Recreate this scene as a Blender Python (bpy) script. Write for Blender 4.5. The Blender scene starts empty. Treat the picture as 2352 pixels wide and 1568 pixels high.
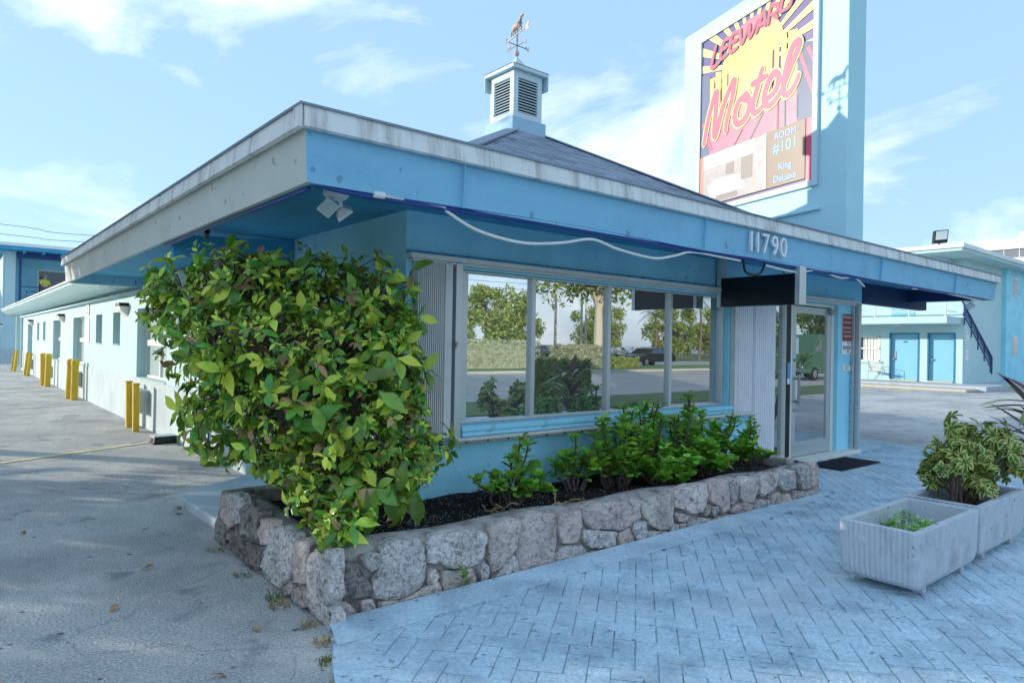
import bpy, bmesh, math, random
import numpy as np
from mathutils import Vector, Matrix
random.seed(7); rng = np.random.default_rng(7)
R = math.radians
scene = bpy.context.scene
COL = scene.collection

# ------------------------------------------------------------------ camera
CAM_POS = Vector((-2.675, -4.499, 1.5))
FOCAL = 1573.1 / 2352.0            # focal length in picture widths
YAW, PITCH, ROLL = -0.6922, 0.0040, 0.0182
def cam_basis():
    fw = Vector((-math.sin(YAW)*math.cos(PITCH), math.cos(YAW)*math.cos(PITCH), math.sin(PITCH)))
    r = Vector((math.cos(YAW), math.sin(YAW), 0)); u = r.cross(fw)
    return math.cos(ROLL)*r + math.sin(ROLL)*u, -math.sin(ROLL)*r + math.cos(ROLL)*u, fw
cr, cu, cf = cam_basis()
cam = bpy.data.cameras.new('camera'); cam.sensor_width = 36; cam.lens = 36*FOCAL
cam.clip_start = .05; cam.clip_end = 3000
camo = bpy.data.objects.new('camera', cam); COL.objects.link(camo)
m = Matrix((cr, cu, -cf)).transposed().to_4x4(); m.translation = CAM_POS
camo.matrix_world = m; scene.camera = camo

# ------------------------------------------------------------------ light
SUN_AZ, SUN_EL = R(-39.2), R(12.9)       # azimuth from +Y towards +X
to_sun = Vector((math.sin(SUN_AZ)*math.cos(SUN_EL), math.cos(SUN_AZ)*math.cos(SUN_EL), math.sin(SUN_EL)))
world = bpy.data.worlds.new('World'); scene.world = world; world.use_nodes = True
wn, wl = world.node_tree.nodes, world.node_tree.links
wn.clear()
def N(nodes, t, **kw):
    n = nodes.new(t)
    for k, v in kw.items(): setattr(n, k, v)
    return n
sky = N(wn, 'ShaderNodeTexSky', sky_type='NISHITA', sun_disc=False)
sky.sun_elevation = SUN_EL; sky.sun_rotation = SUN_AZ
sky.air_density = 1.0; sky.dust_density = .2; sky.ozone_density = 1.6
tc = N(wn, 'ShaderNodeTexCoord')
mp = N(wn, 'ShaderNodeMapping'); mp.inputs['Scale'].default_value = (1, 1, 2.1); mp.inputs['Location'].default_value = (3.1, .45, .9)
wl.new(tc.outputs['Generated'], mp.inputs['Vector'])
nz = N(wn, 'ShaderNodeTexNoise'); nz.inputs['Scale'].default_value = 2.6; nz.inputs['Detail'].default_value = 9; nz.inputs['Roughness'].default_value = .55
nz.inputs['Distortion'].default_value = .35
wl.new(mp.outputs['Vector'], nz.inputs['Vector'])
rp = N(wn, 'ShaderNodeValToRGB'); rp.color_ramp.elements[0].position = .49; rp.color_ramp.elements[1].position = .78
wl.new(nz.outputs['Fac'], rp.inputs['Fac'])
veil = N(wn, 'ShaderNodeMix', data_type='RGBA'); veil.inputs['Factor'].default_value = .85      # thin high haze that evens the sky out
wl.new(sky.outputs['Color'], veil.inputs['A']); veil.inputs['B'].default_value = (1.25, 1.98, 2.95, 1)
mx = N(wn, 'ShaderNodeMix', data_type='RGBA')
SKY_CLOUD = (4.9, 5.0, 5.2, 1)
wl.new(rp.outputs['Color'], mx.inputs['Factor']); wl.new(veil.outputs['Result'], mx.inputs['A']); mx.inputs['B'].default_value = SKY_CLOUD
bg = N(wn, 'ShaderNodeBackground'); bg.inputs['Strength'].default_value = .15
wo = N(wn, 'ShaderNodeOutputWorld')
wl.new(mx.outputs['Result'], bg.inputs['Color']); wl.new(bg.outputs['Background'], wo.inputs['Surface'])
sun = bpy.data.lights.new('sun', 'SUN'); sun.energy = 2.1; sun.angle = R(.55); sun.color = (1, .9, .76)
suno = bpy.data.objects.new('sun', sun); COL.objects.link(suno); suno.location = (-20, 30, 20)
suno.rotation_euler = to_sun.to_track_quat('Z', 'Y').to_euler()
vs = scene.view_settings; vs.view_transform = 'Standard'; vs.look = 'None'; vs.gamma = 1; vs.use_curve_mapping = False; vs.exposure = 1.32
scene.cycles.max_bounces = 8; scene.cycles.transparent_max_bounces = 12
scene.cycles.use_denoising = True

# ------------------------------------------------------------------ helpers
def lin(r, g, b, k=1.0):
    f = lambda c: ((c/255+.055)/1.055)**2.4 if c/255 > .04045 else c/255/12.92
    return (f(r)*k, f(g)*k, f(b)*k, 1)
MATS = {}
def mat(name, color, rough=.8, metal=0, var=0.0, vscale=3.0, stain=0.0, stain_col=(.05, .05, .05, 1), sscale=1.2, bump=0.0, bscale=60.0, rnd=0.0,
        spec=.4, detail=5, bump2=0.0, b2scale=6.0, streak=False, emit=None, grain=0.0, gscale=150.0, sramp=(.5, .78), trans=0.0, hue=0.0):
    M = bpy.data.materials.new(name); M.use_nodes = True
    nt = M.node_tree; n, l = nt.nodes, nt.links
    p = n['Principled BSDF']; p.inputs['Roughness'].default_value = rough; p.inputs['Metallic'].default_value = metal
    p.inputs['Specular IOR Level'].default_value = spec
    col = None
    def rgb(c):
        q = N(n, 'ShaderNodeRGB'); q.outputs[0].default_value = c; return q.outputs[0]
    col = rgb(color if len(color) == 4 else (*color, 1))
    co = N(n, 'ShaderNodeTexCoord')
    geo = N(n, 'ShaderNodeNewGeometry')
    pos = geo.outputs['Position']
    if var:
        t = N(n, 'ShaderNodeTexNoise'); t.inputs['Scale'].default_value = vscale; t.inputs['Detail'].default_value = detail; l.new(pos, t.inputs['Vector'])
        mr = N(n, 'ShaderNodeMapRange'); mr.inputs['From Min'].default_value = .25; mr.inputs['From Max'].default_value = .75
        mr.inputs['To Min'].default_value = 1-var; mr.inputs['To Max'].default_value = 1+var; l.new(t.outputs['Fac'], mr.inputs['Value'])
        mm = N(n, 'ShaderNodeVectorMath', operation='SCALE'); l.new(col, mm.inputs[0]); l.new(mr.outputs[0], mm.inputs['Scale']); col = mm.outputs[0]
    if grain:
        t = N(n, 'ShaderNodeTexNoise'); t.inputs['Scale'].default_value = gscale; t.inputs['Detail'].default_value = 3; t.inputs['Roughness'].default_value = .7; l.new(pos, t.inputs['Vector'])
        mr = N(n, 'ShaderNodeMapRange'); mr.inputs['From Min'].default_value = .3; mr.inputs['From Max'].default_value = .7
        mr.inputs['To Min'].default_value = 1-grain; mr.inputs['To Max'].default_value = 1+grain; l.new(t.outputs['Fac'], mr.inputs['Value'])
        mm = N(n, 'ShaderNodeVectorMath', operation='SCALE'); l.new(col, mm.inputs[0]); l.new(mr.outputs[0], mm.inputs['Scale']); col = mm.outputs[0]
    if rnd or hue:
        oi = N(n, 'ShaderNodeObjectInfo')
        ad = N(n, 'ShaderNodeMath', operation='ADD'); l.new(oi.outputs['Random'], ad.inputs[0]); l.new(geo.outputs['Random Per Island'], ad.inputs[1])
        fr = N(n, 'ShaderNodeMath', operation='FRACT'); l.new(ad.outputs[0], fr.inputs[0])
        if rnd:
            mr = N(n, 'ShaderNodeMapRange'); mr.inputs['To Min'].default_value = 1-rnd; mr.inputs['To Max'].default_value = 1+rnd; l.new(fr.outputs[0], mr.inputs['Value'])
            mm = N(n, 'ShaderNodeVectorMath', operation='SCALE'); l.new(col, mm.inputs[0]); l.new(mr.outputs[0], mm.inputs['Scale']); col = mm.outputs[0]
        if hue:
            m3 = N(n, 'ShaderNodeMath', operation='MULTIPLY'); m3.inputs[1].default_value = 7.31; l.new(fr.outputs[0], m3.inputs[0])
            f3 = N(n, 'ShaderNodeMath', operation='FRACT'); l.new(m3.outputs[0], f3.inputs[0])
            mr = N(n, 'ShaderNodeMapRange'); mr.inputs['To Min'].default_value = .5-hue; mr.inputs['To Max'].default_value = .5+hue; l.new(f3.outputs[0], mr.inputs['Value'])
            hs = N(n, 'ShaderNodeHueSaturation'); l.new(mr.outputs[0], hs.inputs['Hue']); l.new(col, hs.inputs['Color']); col = hs.outputs[0]
    if stain:
        t = N(n, 'ShaderNodeTexNoise'); t.inputs['Scale'].default_value = sscale; t.inputs['Detail'].default_value = 7; t.inputs['Roughness'].default_value = .65
        if streak:
            mpn = N(n, 'ShaderNodeMapping'); mpn.inputs['Scale'].default_value = (6, 6, .35); l.new(pos, mpn.inputs['Vector']); l.new(mpn.outputs[0], t.inputs['Vector'])
        else: l.new(pos, t.inputs['Vector'])
        r = N(n, 'ShaderNodeValToRGB'); r.color_ramp.elements[0].position = sramp[0]; r.color_ramp.elements[1].position = sramp[1]; l.new(t.outputs['Fac'], r.inputs['Fac'])
        m1 = N(n, 'ShaderNodeMath', operation='MULTIPLY'); m1.inputs[1].default_value = stain; l.new(r.outputs[0], m1.inputs[0])
        q = N(n, 'ShaderNodeMix', data_type='RGBA'); l.new(m1.outputs[0], q.inputs['Factor']); l.new(col, q.inputs['A']); q.inputs['B'].default_value = stain_col; col = q.outputs['Result']
    l.new(col, p.inputs['Base Color'])
    if bump:
        t = N(n, 'ShaderNodeTexNoise'); t.inputs['Scale'].default_value = bscale; t.inputs['Detail'].default_value = 6; l.new(pos, t.inputs['Vector'])
        b = N(n, 'ShaderNodeBump'); b.inputs['Strength'].default_value = bump; b.inputs['Distance'].default_value = .02; l.new(t.outputs['Fac'], b.inputs['Height'])
        if bump2:
            t2 = N(n, 'ShaderNodeTexNoise'); t2.inputs['Scale'].default_value = b2scale; t2.inputs['Detail'].default_value = 5; l.new(pos, t2.inputs['Vector'])
            b2 = N(n, 'ShaderNodeBump'); b2.inputs['Strength'].default_value = bump2; b2.inputs['Distance'].default_value = .05; l.new(t2.outputs['Fac'], b2.inputs['Height']); l.new(b2.outputs[0], b.inputs['Normal'])
        l.new(b.outputs[0], p.inputs['Normal'])
    if emit:
        p.inputs['Emission Color'].default_value = emit[0]; p.inputs['Emission Strength'].default_value = emit[1]
    if trans:
        tr = N(n, 'ShaderNodeBsdfTranslucent'); l.new(col, tr.inputs['Color'])
        ms = N(n, 'ShaderNodeMixShader'); ms.inputs[0].default_value = trans
        l.new(p.outputs[0], ms.inputs[1]); l.new(tr.outputs[0], ms.inputs[2]); l.new(ms.outputs[0], n['Material Output'].inputs['Surface'])
    MATS[name] = M
    return M

def tag(o, label=None, cat=None, group=None, kind=None):
    if label: o['label'] = label
    if cat: o['category'] = cat
    if group: o['group'] = group
    if kind: o['kind'] = kind
    return o
def thing(name, label, cat, loc=(0, 0, 0), rz=0, group=None):
    o = bpy.data.objects.new(name, None); COL.objects.link(o); o.location = loc; o.rotation_euler = (0, 0, rz); o.empty_display_size = .2
    return tag(o, label, cat, group)
def link(name, me, parent=None):
    o = bpy.data.objects.new(name, me); COL.objects.link(o)
    if parent is not None: o.parent = parent
    return o
def copy_tree(o, parent=None):
    c = o.copy(); COL.objects.link(c)
    c.parent = parent
    for ch in list(o.children): copy_tree(ch, c)
    return c

class MB:
    def __init__(s): s.v = []; s.f = []
    def add(s, vs_, fs_):
        b = len(s.v); s.v += [tuple(q) for q in vs_]; s.f += [tuple(b+i for i in f) for f in fs_]; return s
    def box(s, x0, x1, y0, y1, z0, z1):
        return s.add([(x, y, z) for z in (z0, z1) for y in (y0, y1) for x in (x0, x1)],
                     [(0, 2, 3, 1), (4, 5, 7, 6), (0, 1, 5, 4), (2, 6, 7, 3), (0, 4, 6, 2), (1, 3, 7, 5)])
    def obox(s, c, ax, ay, az):
        c, ax, ay, az = Vector(c), Vector(ax), Vector(ay), Vector(az)
        return s.add([c+i*ax+j*ay+k*az for k in (-1, 1) for j in (-1, 1) for i in (-1, 1)],
                     [(0, 2, 3, 1), (4, 5, 7, 6), (0, 1, 5, 4), (2, 6, 7, 3), (0, 4, 6, 2), (1, 3, 7, 5)])
    def bar(s, a, b, w, h=None, up=(0, 0, 1)):
        a, b = Vector(a), Vector(b); d = (b-a); L = d.length; d.normalize(); up = Vector(up)
        if abs(d.dot(up)) > .99: up = Vector((1, 0, 0))
        x = d.cross(up).normalized(); y = x.cross(d)
        return s.obox((a+b)/2, d*L/2, x*w/2, y*(h or w)/2)
    def tube(s, pts, r, n=8, cap=True):
        pts = [Vector(p) for p in pts]; rs = r if isinstance(r, (list, tuple)) else [r]*len(pts)
        base = len(s.v); prev = None
        for i, p in enumerate(pts):
            d = (pts[min(i+1, len(pts)-1)]-pts[max(i-1, 0)]).normalized()
            if prev is None:
                a = d.orthogonal().normalized()
            else:
                a = (prev - d*prev.dot(d)).normalized()
            prev = a; b = d.cross(a)
            for k in range(n):
                t = 2*math.pi*k/n; s.v.append(tuple(p+rs[i]*(math.cos(t)*a+math.sin(t)*b)))
        for i in range(len(pts)-1):
            for k in range(n):
                A = base+i*n+k; B = base+i*n+(k+1) % n; s.f.append((A, B, B+n, A+n))
        if cap:
            s.f.append(tuple(base+k for k in range(n-1, -1, -1))); e = base+(len(pts)-1)*n; s.f.append(tuple(e+k for k in range(n)))
        return s
    def lathe(s, prof, c=(0, 0, 0), n=14):
        base = len(s.v)
        for r, z in prof:
            for k in range(n):
                t = 2*math.pi*k/n; s.v.append((c[0]+r*math.cos(t), c[1]+r*math.sin(t), c[2]+z))
        for i in range(len(prof)-1):
            for k in range(n):
                A = base+i*n+k; B = base+i*n+(k+1) % n; s.f.append((A, B, B+n, A+n))
        s.f.append(tuple(base+k for k in range(n-1, -1, -1))); e = base+(len(prof)-1)*n; s.f.append(tuple(e+k for k in range(n)))
        return s
    def sweep(s, prof, y0, y1, axis='y'):   # closed profile of (x,z) extruded along y
        n = len(prof); base = len(s.v)
        for yy in (y0, y1):
            for a, z in prof: s.v.append((a, yy, z) if axis == 'y' else (yy, a, z))
        for k in range(n):
            A = base+k; B = base+(k+1) % n; s.f.append((A, B, B+n, A+n))
        s.f.append(tuple(base+k for k in range(n-1, -1, -1))); s.f.append(tuple(base+n+k for k in range(n)))
        return s
    def quad(s, a, b, c, d): return s.add([a, b, c, d], [(0, 1, 2, 3)])
    def build(s, name, m_, parent=None, smooth=False, bevel=0, kind=None, fix=True):
        me = bpy.data.meshes.new(name); me.from_pydata(s.v, [], s.f)
        if fix:
            bm = bmesh.new(); bm.from_mesh(me)
            bmesh.ops.recalc_face_normals(bm, faces=bm.faces); bm.to_mesh(me); bm.free()
        if smooth: me.polygons.foreach_set('use_smooth', [True]*len(me.polygons))
        me.materials.append(MATS[m_] if isinstance(m_, str) else m_); me.update()
        o = link(name, me, parent)
        if bevel:
            b = o.modifiers.new('bevel', 'BEVEL'); b.width = bevel; b.segments = 2; b.limit_method = 'ANGLE'; b.angle_limit = R(40)
        if kind: o['kind'] = kind
        return o
def box(name, m_, x0, x1, y0, y1, z0, z1, parent=None, bevel=0):
    return MB().box(x0, x1, y0, y1, z0, z1).build(name, m_, parent, bevel=bevel)
def smooth_path(P, n=6):
    P = [Vector(p) for p in P]; out = []
    for i in range(len(P)-1):
        p0, p1, p2, p3 = P[max(i-1, 0)], P[i], P[i+1], P[min(i+2, len(P)-1)]
        for k in range(n):
            t = k/n; out.append(.5*((2*p1)+(p2-p0)*t+(2*p0-5*p1+4*p2-p3)*t*t+(3*p1-p0-3*p2+p3)*t**3))
    out.append(P[-1]); return out
def text_mesh(s, size, extrude=.003, align='CENTER', shear=0, space=1):
    c = bpy.data.curves.new('txt', 'FONT'); c.body = s; c.size = size; c.extrude = extrude; c.align_x = align; c.align_y = 'CENTER'; c.shear = shear; c.space_character = space; c.resolution_u = 3
    o = bpy.data.objects.new('txt', c); COL.objects.link(o); dg = bpy.context.evaluated_depsgraph_get()
    me = bpy.data.meshes.new_from_object(o.evaluated_get(dg)); bpy.data.objects.remove(o); bpy.data.curves.remove(c)
    return me
def put_text(name, s, size, m_, loc, xdir, ydir, parent=None, extrude=.003, shear=0, space=1, align='CENTER'):
    me = text_mesh(s, size, extrude, align, shear, space); me.name = name; me.materials.clear(); me.materials.append(MATS[m_])
    x = Vector(xdir).normalized(); y = Vector(ydir).normalized(); z = x.cross(y)
    M = Matrix((x, y, z)).transposed().to_4x4(); M.translation = Vector(loc)
    me.transform(M); return link(name, me, parent)
def visible_size(p):                     # rough picture size of a piece, for choosing which pieces become objects
    d = Vector(p)-CAM_POS; z = d.dot(cf)
    if z < .2: return -1
    u, v = d.dot(cr)/z*FOCAL, d.dot(cu)/z*FOCAL
    if abs(u) > .53 or abs(v) > .37: return -1
    return 1/z
def pieces(name, items, m_, parent, limit=300, rest_name=None):
    """items: list of (mesh, matrix). Largest in view become objects, the rest one joined mesh."""
    sc = sorted(range(len(items)), key=lambda i: -visible_size(items[i][1].translation))
    keep = [i for i in sc[:limit] if visible_size(items[i][1].translation) > 0]; ks = set(keep)
    for i in keep:
        o = link(name, items[i][0], parent); o.matrix_local = items[i][1]
    rest = [i for i in range(len(items)) if i not in ks]
    if rest:
        mb = MB()
        cache = {}
        for i in rest:
            me, M = items[i]
            if me.name not in cache: cache[me.name] = ([v.co.copy() for v in me.vertices], [tuple(p.vertices) for p in me.polygons])
            vs_, fs_ = cache[me.name]; mb.add([M @ q for q in vs_], fs_)
        mb.build(rest_name or name+'_field', m_, parent, kind='stuff', fix=False)

# ------------------------------------------------------------------ materials
mat('wall_paint_shade', lin(160, 226, 244), .75, var=.08, vscale=1.3, bump=.3, bscale=45, stain=.4, sramp=(.46, .7), stain_col=lin(120, 170, 190), sscale=1.1)  # same paint as the sunlit walls, lightened to offset the eave shade
mat('wall_paint_sun', lin(182, 212, 214), .8, var=.05, vscale=1.0, bump=.22, bscale=40, stain=.2, stain_col=lin(150, 175, 185), sscale=.8)  # copy of the motel wall paint toned for the sunlit walls
mat('plinth_paint', lin(184, 200, 204), .8, var=.12, vscale=2.0, bump=.25, bscale=40, stain=.35, stain_col=lin(120, 135, 150), sscale=1.4)
mat('side_fascia_paint', lin(196, 201, 194), .65, var=.05, vscale=2.0, bump=.2, bscale=30, stain=.3, stain_col=lin(140, 142, 134), sscale=2.2)
mat('fascia_paint', lin(128, 186, 214), .6, var=.05, vscale=2.0, bump=.15, bscale=30, stain=.35, stain_col=lin(84, 120, 160), sscale=2.2)
mat('trim_metal', lin(220, 222, 219), .55, var=.08, vscale=2, stain=.6, stain_col=lin(140, 137, 128), sscale=1.6, streak=True, sramp=(.48, .66), bump=.05, bscale=20)
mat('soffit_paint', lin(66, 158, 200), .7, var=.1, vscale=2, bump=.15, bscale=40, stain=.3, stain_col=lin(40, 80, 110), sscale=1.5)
mat('beam_navy', lin(30, 60, 100), .6, var=.2, vscale=4, bump=.2, bscale=30)
mat('shingle', lin(146, 160, 176), .9, var=.12, vscale=6, rnd=.22, bump=.5, bscale=220)
mat('alu', lin(200, 203, 202), .38, metal=.55, var=.05, vscale=4, stain=.2, stain_col=lin(130, 130, 125), sscale=4)
mat('shutter', lin(214, 213, 208), .5, var=.05, vscale=3, stain=.35, stain_col=lin(165, 158, 148), sscale=5, bump=.05, bscale=60)
mat('shutter_white', lin(232, 230, 234), .5, var=.04, vscale=3, stain=.22, stain_col=lin(180, 170, 165), sscale=9)
mat('white_plastic', lin(228, 230, 232), .4, var=.03, vscale=5)
mat('cable_white', lin(222, 222, 218), .45, var=.06, vscale=9)
mat('conduit_blue', lin(40, 72, 140), .45, var=.15, vscale=8)
mat('black_box', lin(10, 12, 20), .25, var=.3, vscale=20, stain=.12, stain_col=lin(60, 80, 130), sscale=30)
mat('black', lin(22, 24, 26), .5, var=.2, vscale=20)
mat('steel', lin(150, 152, 156), .4, metal=.7, var=.1, vscale=10)
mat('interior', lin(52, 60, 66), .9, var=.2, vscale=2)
mat('blind', lin(226, 232, 234), .6, var=.05)
mat('curtain', lin(40, 52, 70), .8, var=.2, vscale=3)
mat('asphalt_near', lin(188, 187, 184), .92, var=.16, vscale=1.1, stain=.6, stain_col=lin(134, 138, 144), sscale=.7, sramp=(.45, .66), bump=1.0, bscale=75, bump2=.5, b2scale=9, grain=.55, gscale=70)
mat('street_asphalt', lin(178, 174, 166), .9, var=.15, vscale=.8, bump=.4, bscale=90)
mat('concrete', lin(176, 184, 190), .85, var=.1, vscale=3, stain=.35, stain_col=lin(130, 136, 142), sscale=2.5, bump=.3, bscale=60)
mat('kerb_concrete', lin(190, 186, 170), .85, var=.12, vscale=3, stain=.3, stain_col=lin(120, 116, 100), sscale=3, bump=.3, bscale=50)
mat('paver', lin(186, 210, 222), .7, var=.14, vscale=1.7, rnd=.06, stain=.65, stain_col=lin(132, 150, 166), sscale=2.6, sramp=(.46, .68), bump=.6, bscale=60, grain=.2, gscale=45)
mat('paver_joint', lin(184, 202, 212), .9, var=.25, vscale=12, stain=.75, stain_col=lin(100, 110, 118), sscale=5, sramp=(.50, .60), bump=.5, bscale=80)
mat('line_paint', lin(222, 208, 160), .8, var=.2, vscale=12, stain=.6, stain_col=lin(150, 146, 135), sscale=9)
mat('stone', lin(218, 202, 192), .92, var=.28, vscale=5, rnd=.2, hue=.02, stain=.75, stain_col=lin(88, 78, 74), sscale=21, sramp=(.52, .68), bump=1.0, bscale=48, bump2=.9, b2scale=22, spec=.2, grain=.18, gscale=120)
mat('stone_pink', lin(214, 194, 184), .92, var=.25, vscale=6, rnd=.15, hue=.015, stain=.6, stain_col=lin(120, 96, 88), sscale=17, sramp=(.5, .68), bump=1.0, bscale=50, bump2=.8, b2scale=20, spec=.2, grain=.15, gscale=110)
mat('stone_pitted', lin(222, 214, 208), .92, var=.2, vscale=6, rnd=.12, stain=.7, stain_col=lin(92, 84, 80), sscale=38, sramp=(.48, .66), bump=1.0, bscale=40, bump2=1.0, b2scale=26, spec=.2, grain=.18, gscale=120)
mat('stone_dark', lin(146, 136, 130), .92, var=.3, vscale=9, rnd=.2, stain=.8, stain_col=lin(66, 60, 58), sscale=20, sramp=(.48, .62), bump=1.0, bscale=50, bump2=.8, b2scale=14, spec=.2)
mat('mortar', lin(172, 166, 160), .9, var=.2, vscale=6, stain=.75, stain_col=lin(78, 72, 70), sscale=7, sramp=(.44, .62), bump=.5, bscale=50, spec=.2)
mat('soil', lin(44, 37, 36), .95, var=.5, vscale=30, stain=.5, stain_col=lin(110, 104, 100), sscale=70, bump=1, bscale=90, bump2=.8, b2scale=25, spec=.15)
mat('mulch', lin(74, 58, 48), .9, rnd=.55, var=.2, vscale=40)
mat('leaf_ficus', lin(112, 154, 58), .24, rnd=.45, hue=.045, var=.18, vscale=25, trans=.22, spec=.5)
mat('leaf_brown', lin(176, 142, 104), .6, rnd=.3, hue=.03, trans=.2)
mat('leaf_bright', lin(204, 220, 84), .4, rnd=.3, hue=.03, trans=.3)
mat('leaf_euphorbia', lin(138, 190, 68), .4, rnd=.4, hue=.04, trans=.2)
mat('leaf_tree', lin(146, 162, 82), .6, rnd=.4, hue=.03, trans=.25)
mat('leaf_sage', lin(172, 180, 146), .7, rnd=.3, hue=.02, trans=.15)
mat('leaf_palm', lin(120, 134, 60), .5, rnd=.3, hue=.02, trans=.2)
mat('leaf_red', lin(110, 70, 62), .5, rnd=.3, hue=.03, trans=.2)
mat('weed', lin(110, 122, 62), .7, rnd=.4, hue=.04, trans=.2)
mat('dry_weed', lin(160, 140, 96), .8, rnd=.35, hue=.02)
mat('grass', lin(92, 116, 58), .8, rnd=.35, hue=.03, var=.2, vscale=2)
mat('flower_red', lin(214, 64, 52), .6, rnd=.2)
mat('stem', lin(98, 82, 76), .85, var=.3, vscale=20, bump=.5, bscale=60)
mat('bark', lin(120, 104, 92), .9, var=.3, vscale=8, bump=.8, bscale=30)
mat('yellow_post', lin(214, 178, 54), .6, var=.12, vscale=5, stain=.4, stain_col=lin(150, 128, 60), sscale=6, bump=.1, bscale=30)
mat('glass_pale', lin(190, 205, 205), .12, var=.05, spec=.6)
mat('dark_glass', lin(60, 74, 86), .08, spec=.8, var=.1)
mat('frame_white', lin(226, 226, 218), .5, var=.04)
mat('door_teal', lin(128, 190, 214), .55, var=.04, vscale=2)
mat('jamb_teal', lin(46, 120, 158), .55, var=.05)
mat('tub', lin(196, 202, 208), .75, var=.1, vscale=5, stain=.55, stain_col=lin(126, 130, 138), sscale=5, sramp=(.47, .68), bump=.35, bscale=110)
mat('mat_rubber', lin(34, 38, 48), .85, var=.4, vscale=40, bump=.8, bscale=150)
mat('vane_copper', lin(190, 166, 148), .55, var=.25, vscale=12)
mat('vane_dark', lin(120, 128, 132), .6, var=.2, vscale=9)
mat('cupola_white', lin(190, 212, 218), .6, var=.04, vscale=3)
mat('cupola_blue', lin(150, 190, 214), .65, var=.06, vscale=3, bump=.2, bscale=50)
mat('louvre_dark', lin(24, 26, 28), .9, var=.3)
mat('sign_paint', lin(178, 220, 228), .7, var=.04, vscale=1.5, bump=.2, bscale=40, stain=.15, stain_col=lin(150, 190, 200), sscale=.9)  # sunlit copy of the motel wall paint for the pylon
mat('art_purple', lin(84, 78, 150, .7), .35, var=.06, vscale=2)
mat('art_cream', lin(246, 222, 140, .85), .35, var=.04)
mat('art_pink', lin(236, 112, 142, .85), .35, var=.05, vscale=2)
mat('art_salmon', lin(236, 130, 116, .85), .35, var=.06, vscale=2)
mat('art_rose', lin(232, 78, 116, .85), .35, var=.04)
mat('art_dark', lin(86, 108, 110), .4, var=.1)
mat('art_navy', lin(60, 82, 120), .4, var=.1)
mat('led_brown', lin(150, 128, 110, .6), .4, var=.08, vscale=30)
mat('led_grey', lin(196, 190, 190, .6), .4, var=.12, vscale=8)
mat('led_dark', lin(120, 112, 108), .4, var=.1, vscale=20)
mat('led_white', lin(236, 238, 244, .6), .4, var=.04)
mat('led_blue', lin(90, 160, 240), .4, emit=(lin(90, 160, 240), .35))
mat('tow_red', lin(150, 52, 48), .5, var=.15, vscale=12)
mat('print_white', lin(236, 236, 232), .5, var=.03)
mat('print_dark', lin(40, 44, 52), .5)
mat('print_blue', lin(70, 150, 210), .5)
mat('skin', lin(196, 150, 124), .55, var=.05)
mat('shirt_yellow', lin(206, 206, 90), .8, var=.1, vscale=10)
mat('hair_grey', lin(150, 148, 144), .8, var=.1)
mat('trousers', lin(120, 126, 134), .8, var=.1)
mat('rail_blue', lin(32, 66, 120), .45, var=.1)
mat('rail_pale', lin(196, 208, 224), .5, var=.05)
mat('roof_white', lin(222, 228, 228), .7, var=.08, vscale=1)
mat('cream_wall', lin(238, 236, 226), .75, var=.04, vscale=.5)
mat('car_black', lin(22, 24, 28), .22, spec=.7)
mat('car_white', lin(228, 230, 230), .25, spec=.6)
mat('car_red', lin(176, 44, 52), .25, spec=.6)
mat('car_grey', lin(120, 126, 134), .25, spec=.6)
mat('tyre', lin(18, 18, 18), .9)
mat('dumpster_green', lin(66, 102, 78), .5, var=.12, vscale=2)
mat('wood_pole', lin(206, 196, 176), .85, var=.1, vscale=3)
mat('tan_wall', lin(206, 176, 132), .8, var=.06)
mat('tile_red', lin(150, 92, 70), .8, var=.15)

def glass_mat(name, refl, tint):
    M = bpy.data.materials.new(name); M.use_nodes = True; n, l = M.node_tree.nodes, M.node_tree.links
    n.remove(n['Principled BSDF'])
    g = N(n, 'ShaderNodeBsdfGlossy'); g.inputs['Roughness'].default_value = .0; g.inputs['Color'].default_value = (.96, .98, 1, 1)
    t0_ = N(n, 'ShaderNodeBsdfTransparent'); t0_.inputs['Color'].default_value = tint
    df_ = N(n, 'ShaderNodeBsdfDiffuse'); df_.inputs['Color'].default_value = (.8, .84, .85, 1)      # film of dust
    t = N(n, 'ShaderNodeMixShader'); t.inputs[0].default_value = .1; l.new(t0_.outputs[0], t.inputs[1]); l.new(df_.outputs[0], t.inputs[2])
    fz = N(n, 'ShaderNodeFresnel'); fz.inputs['IOR'].default_value = 1.5
    mr = N(n, 'ShaderNodeMapRange'); mr.inputs['To Min'].default_value = refl; mr.inputs['To Max'].default_value = 1; l.new(fz.outputs[0], mr.inputs['Value'])
    nzz = N(n, 'ShaderNodeTexNoise'); nzz.inputs['Scale'].default_value = .9; geo = N(n, 'ShaderNodeNewGeometry'); l.new(geo.outputs['Position'], nzz.inputs['Vector'])
    bp = N(n, 'ShaderNodeBump'); bp.inputs['Strength'].default_value = .02; bp.inputs['Distance'].default_value = .02; l.new(nzz.outputs['Fac'], bp.inputs['Height']); l.new(bp.outputs[0], g.inputs['Normal'])
    ms = N(n, 'ShaderNodeMixShader'); l.new(mr.outputs[0], ms.inputs[0]); l.new(t.outputs[0], ms.inputs[1]); l.new(g.outputs[0], ms.inputs[2])
    l.new(ms.outputs[0], n['Material Output'].inputs['Surface']); MATS[name] = M
glass_mat('window_glass', .5, (.75, .85, .85, 1))
glass_mat('door_glass', .42, (.6, .68, .68, 1))

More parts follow.
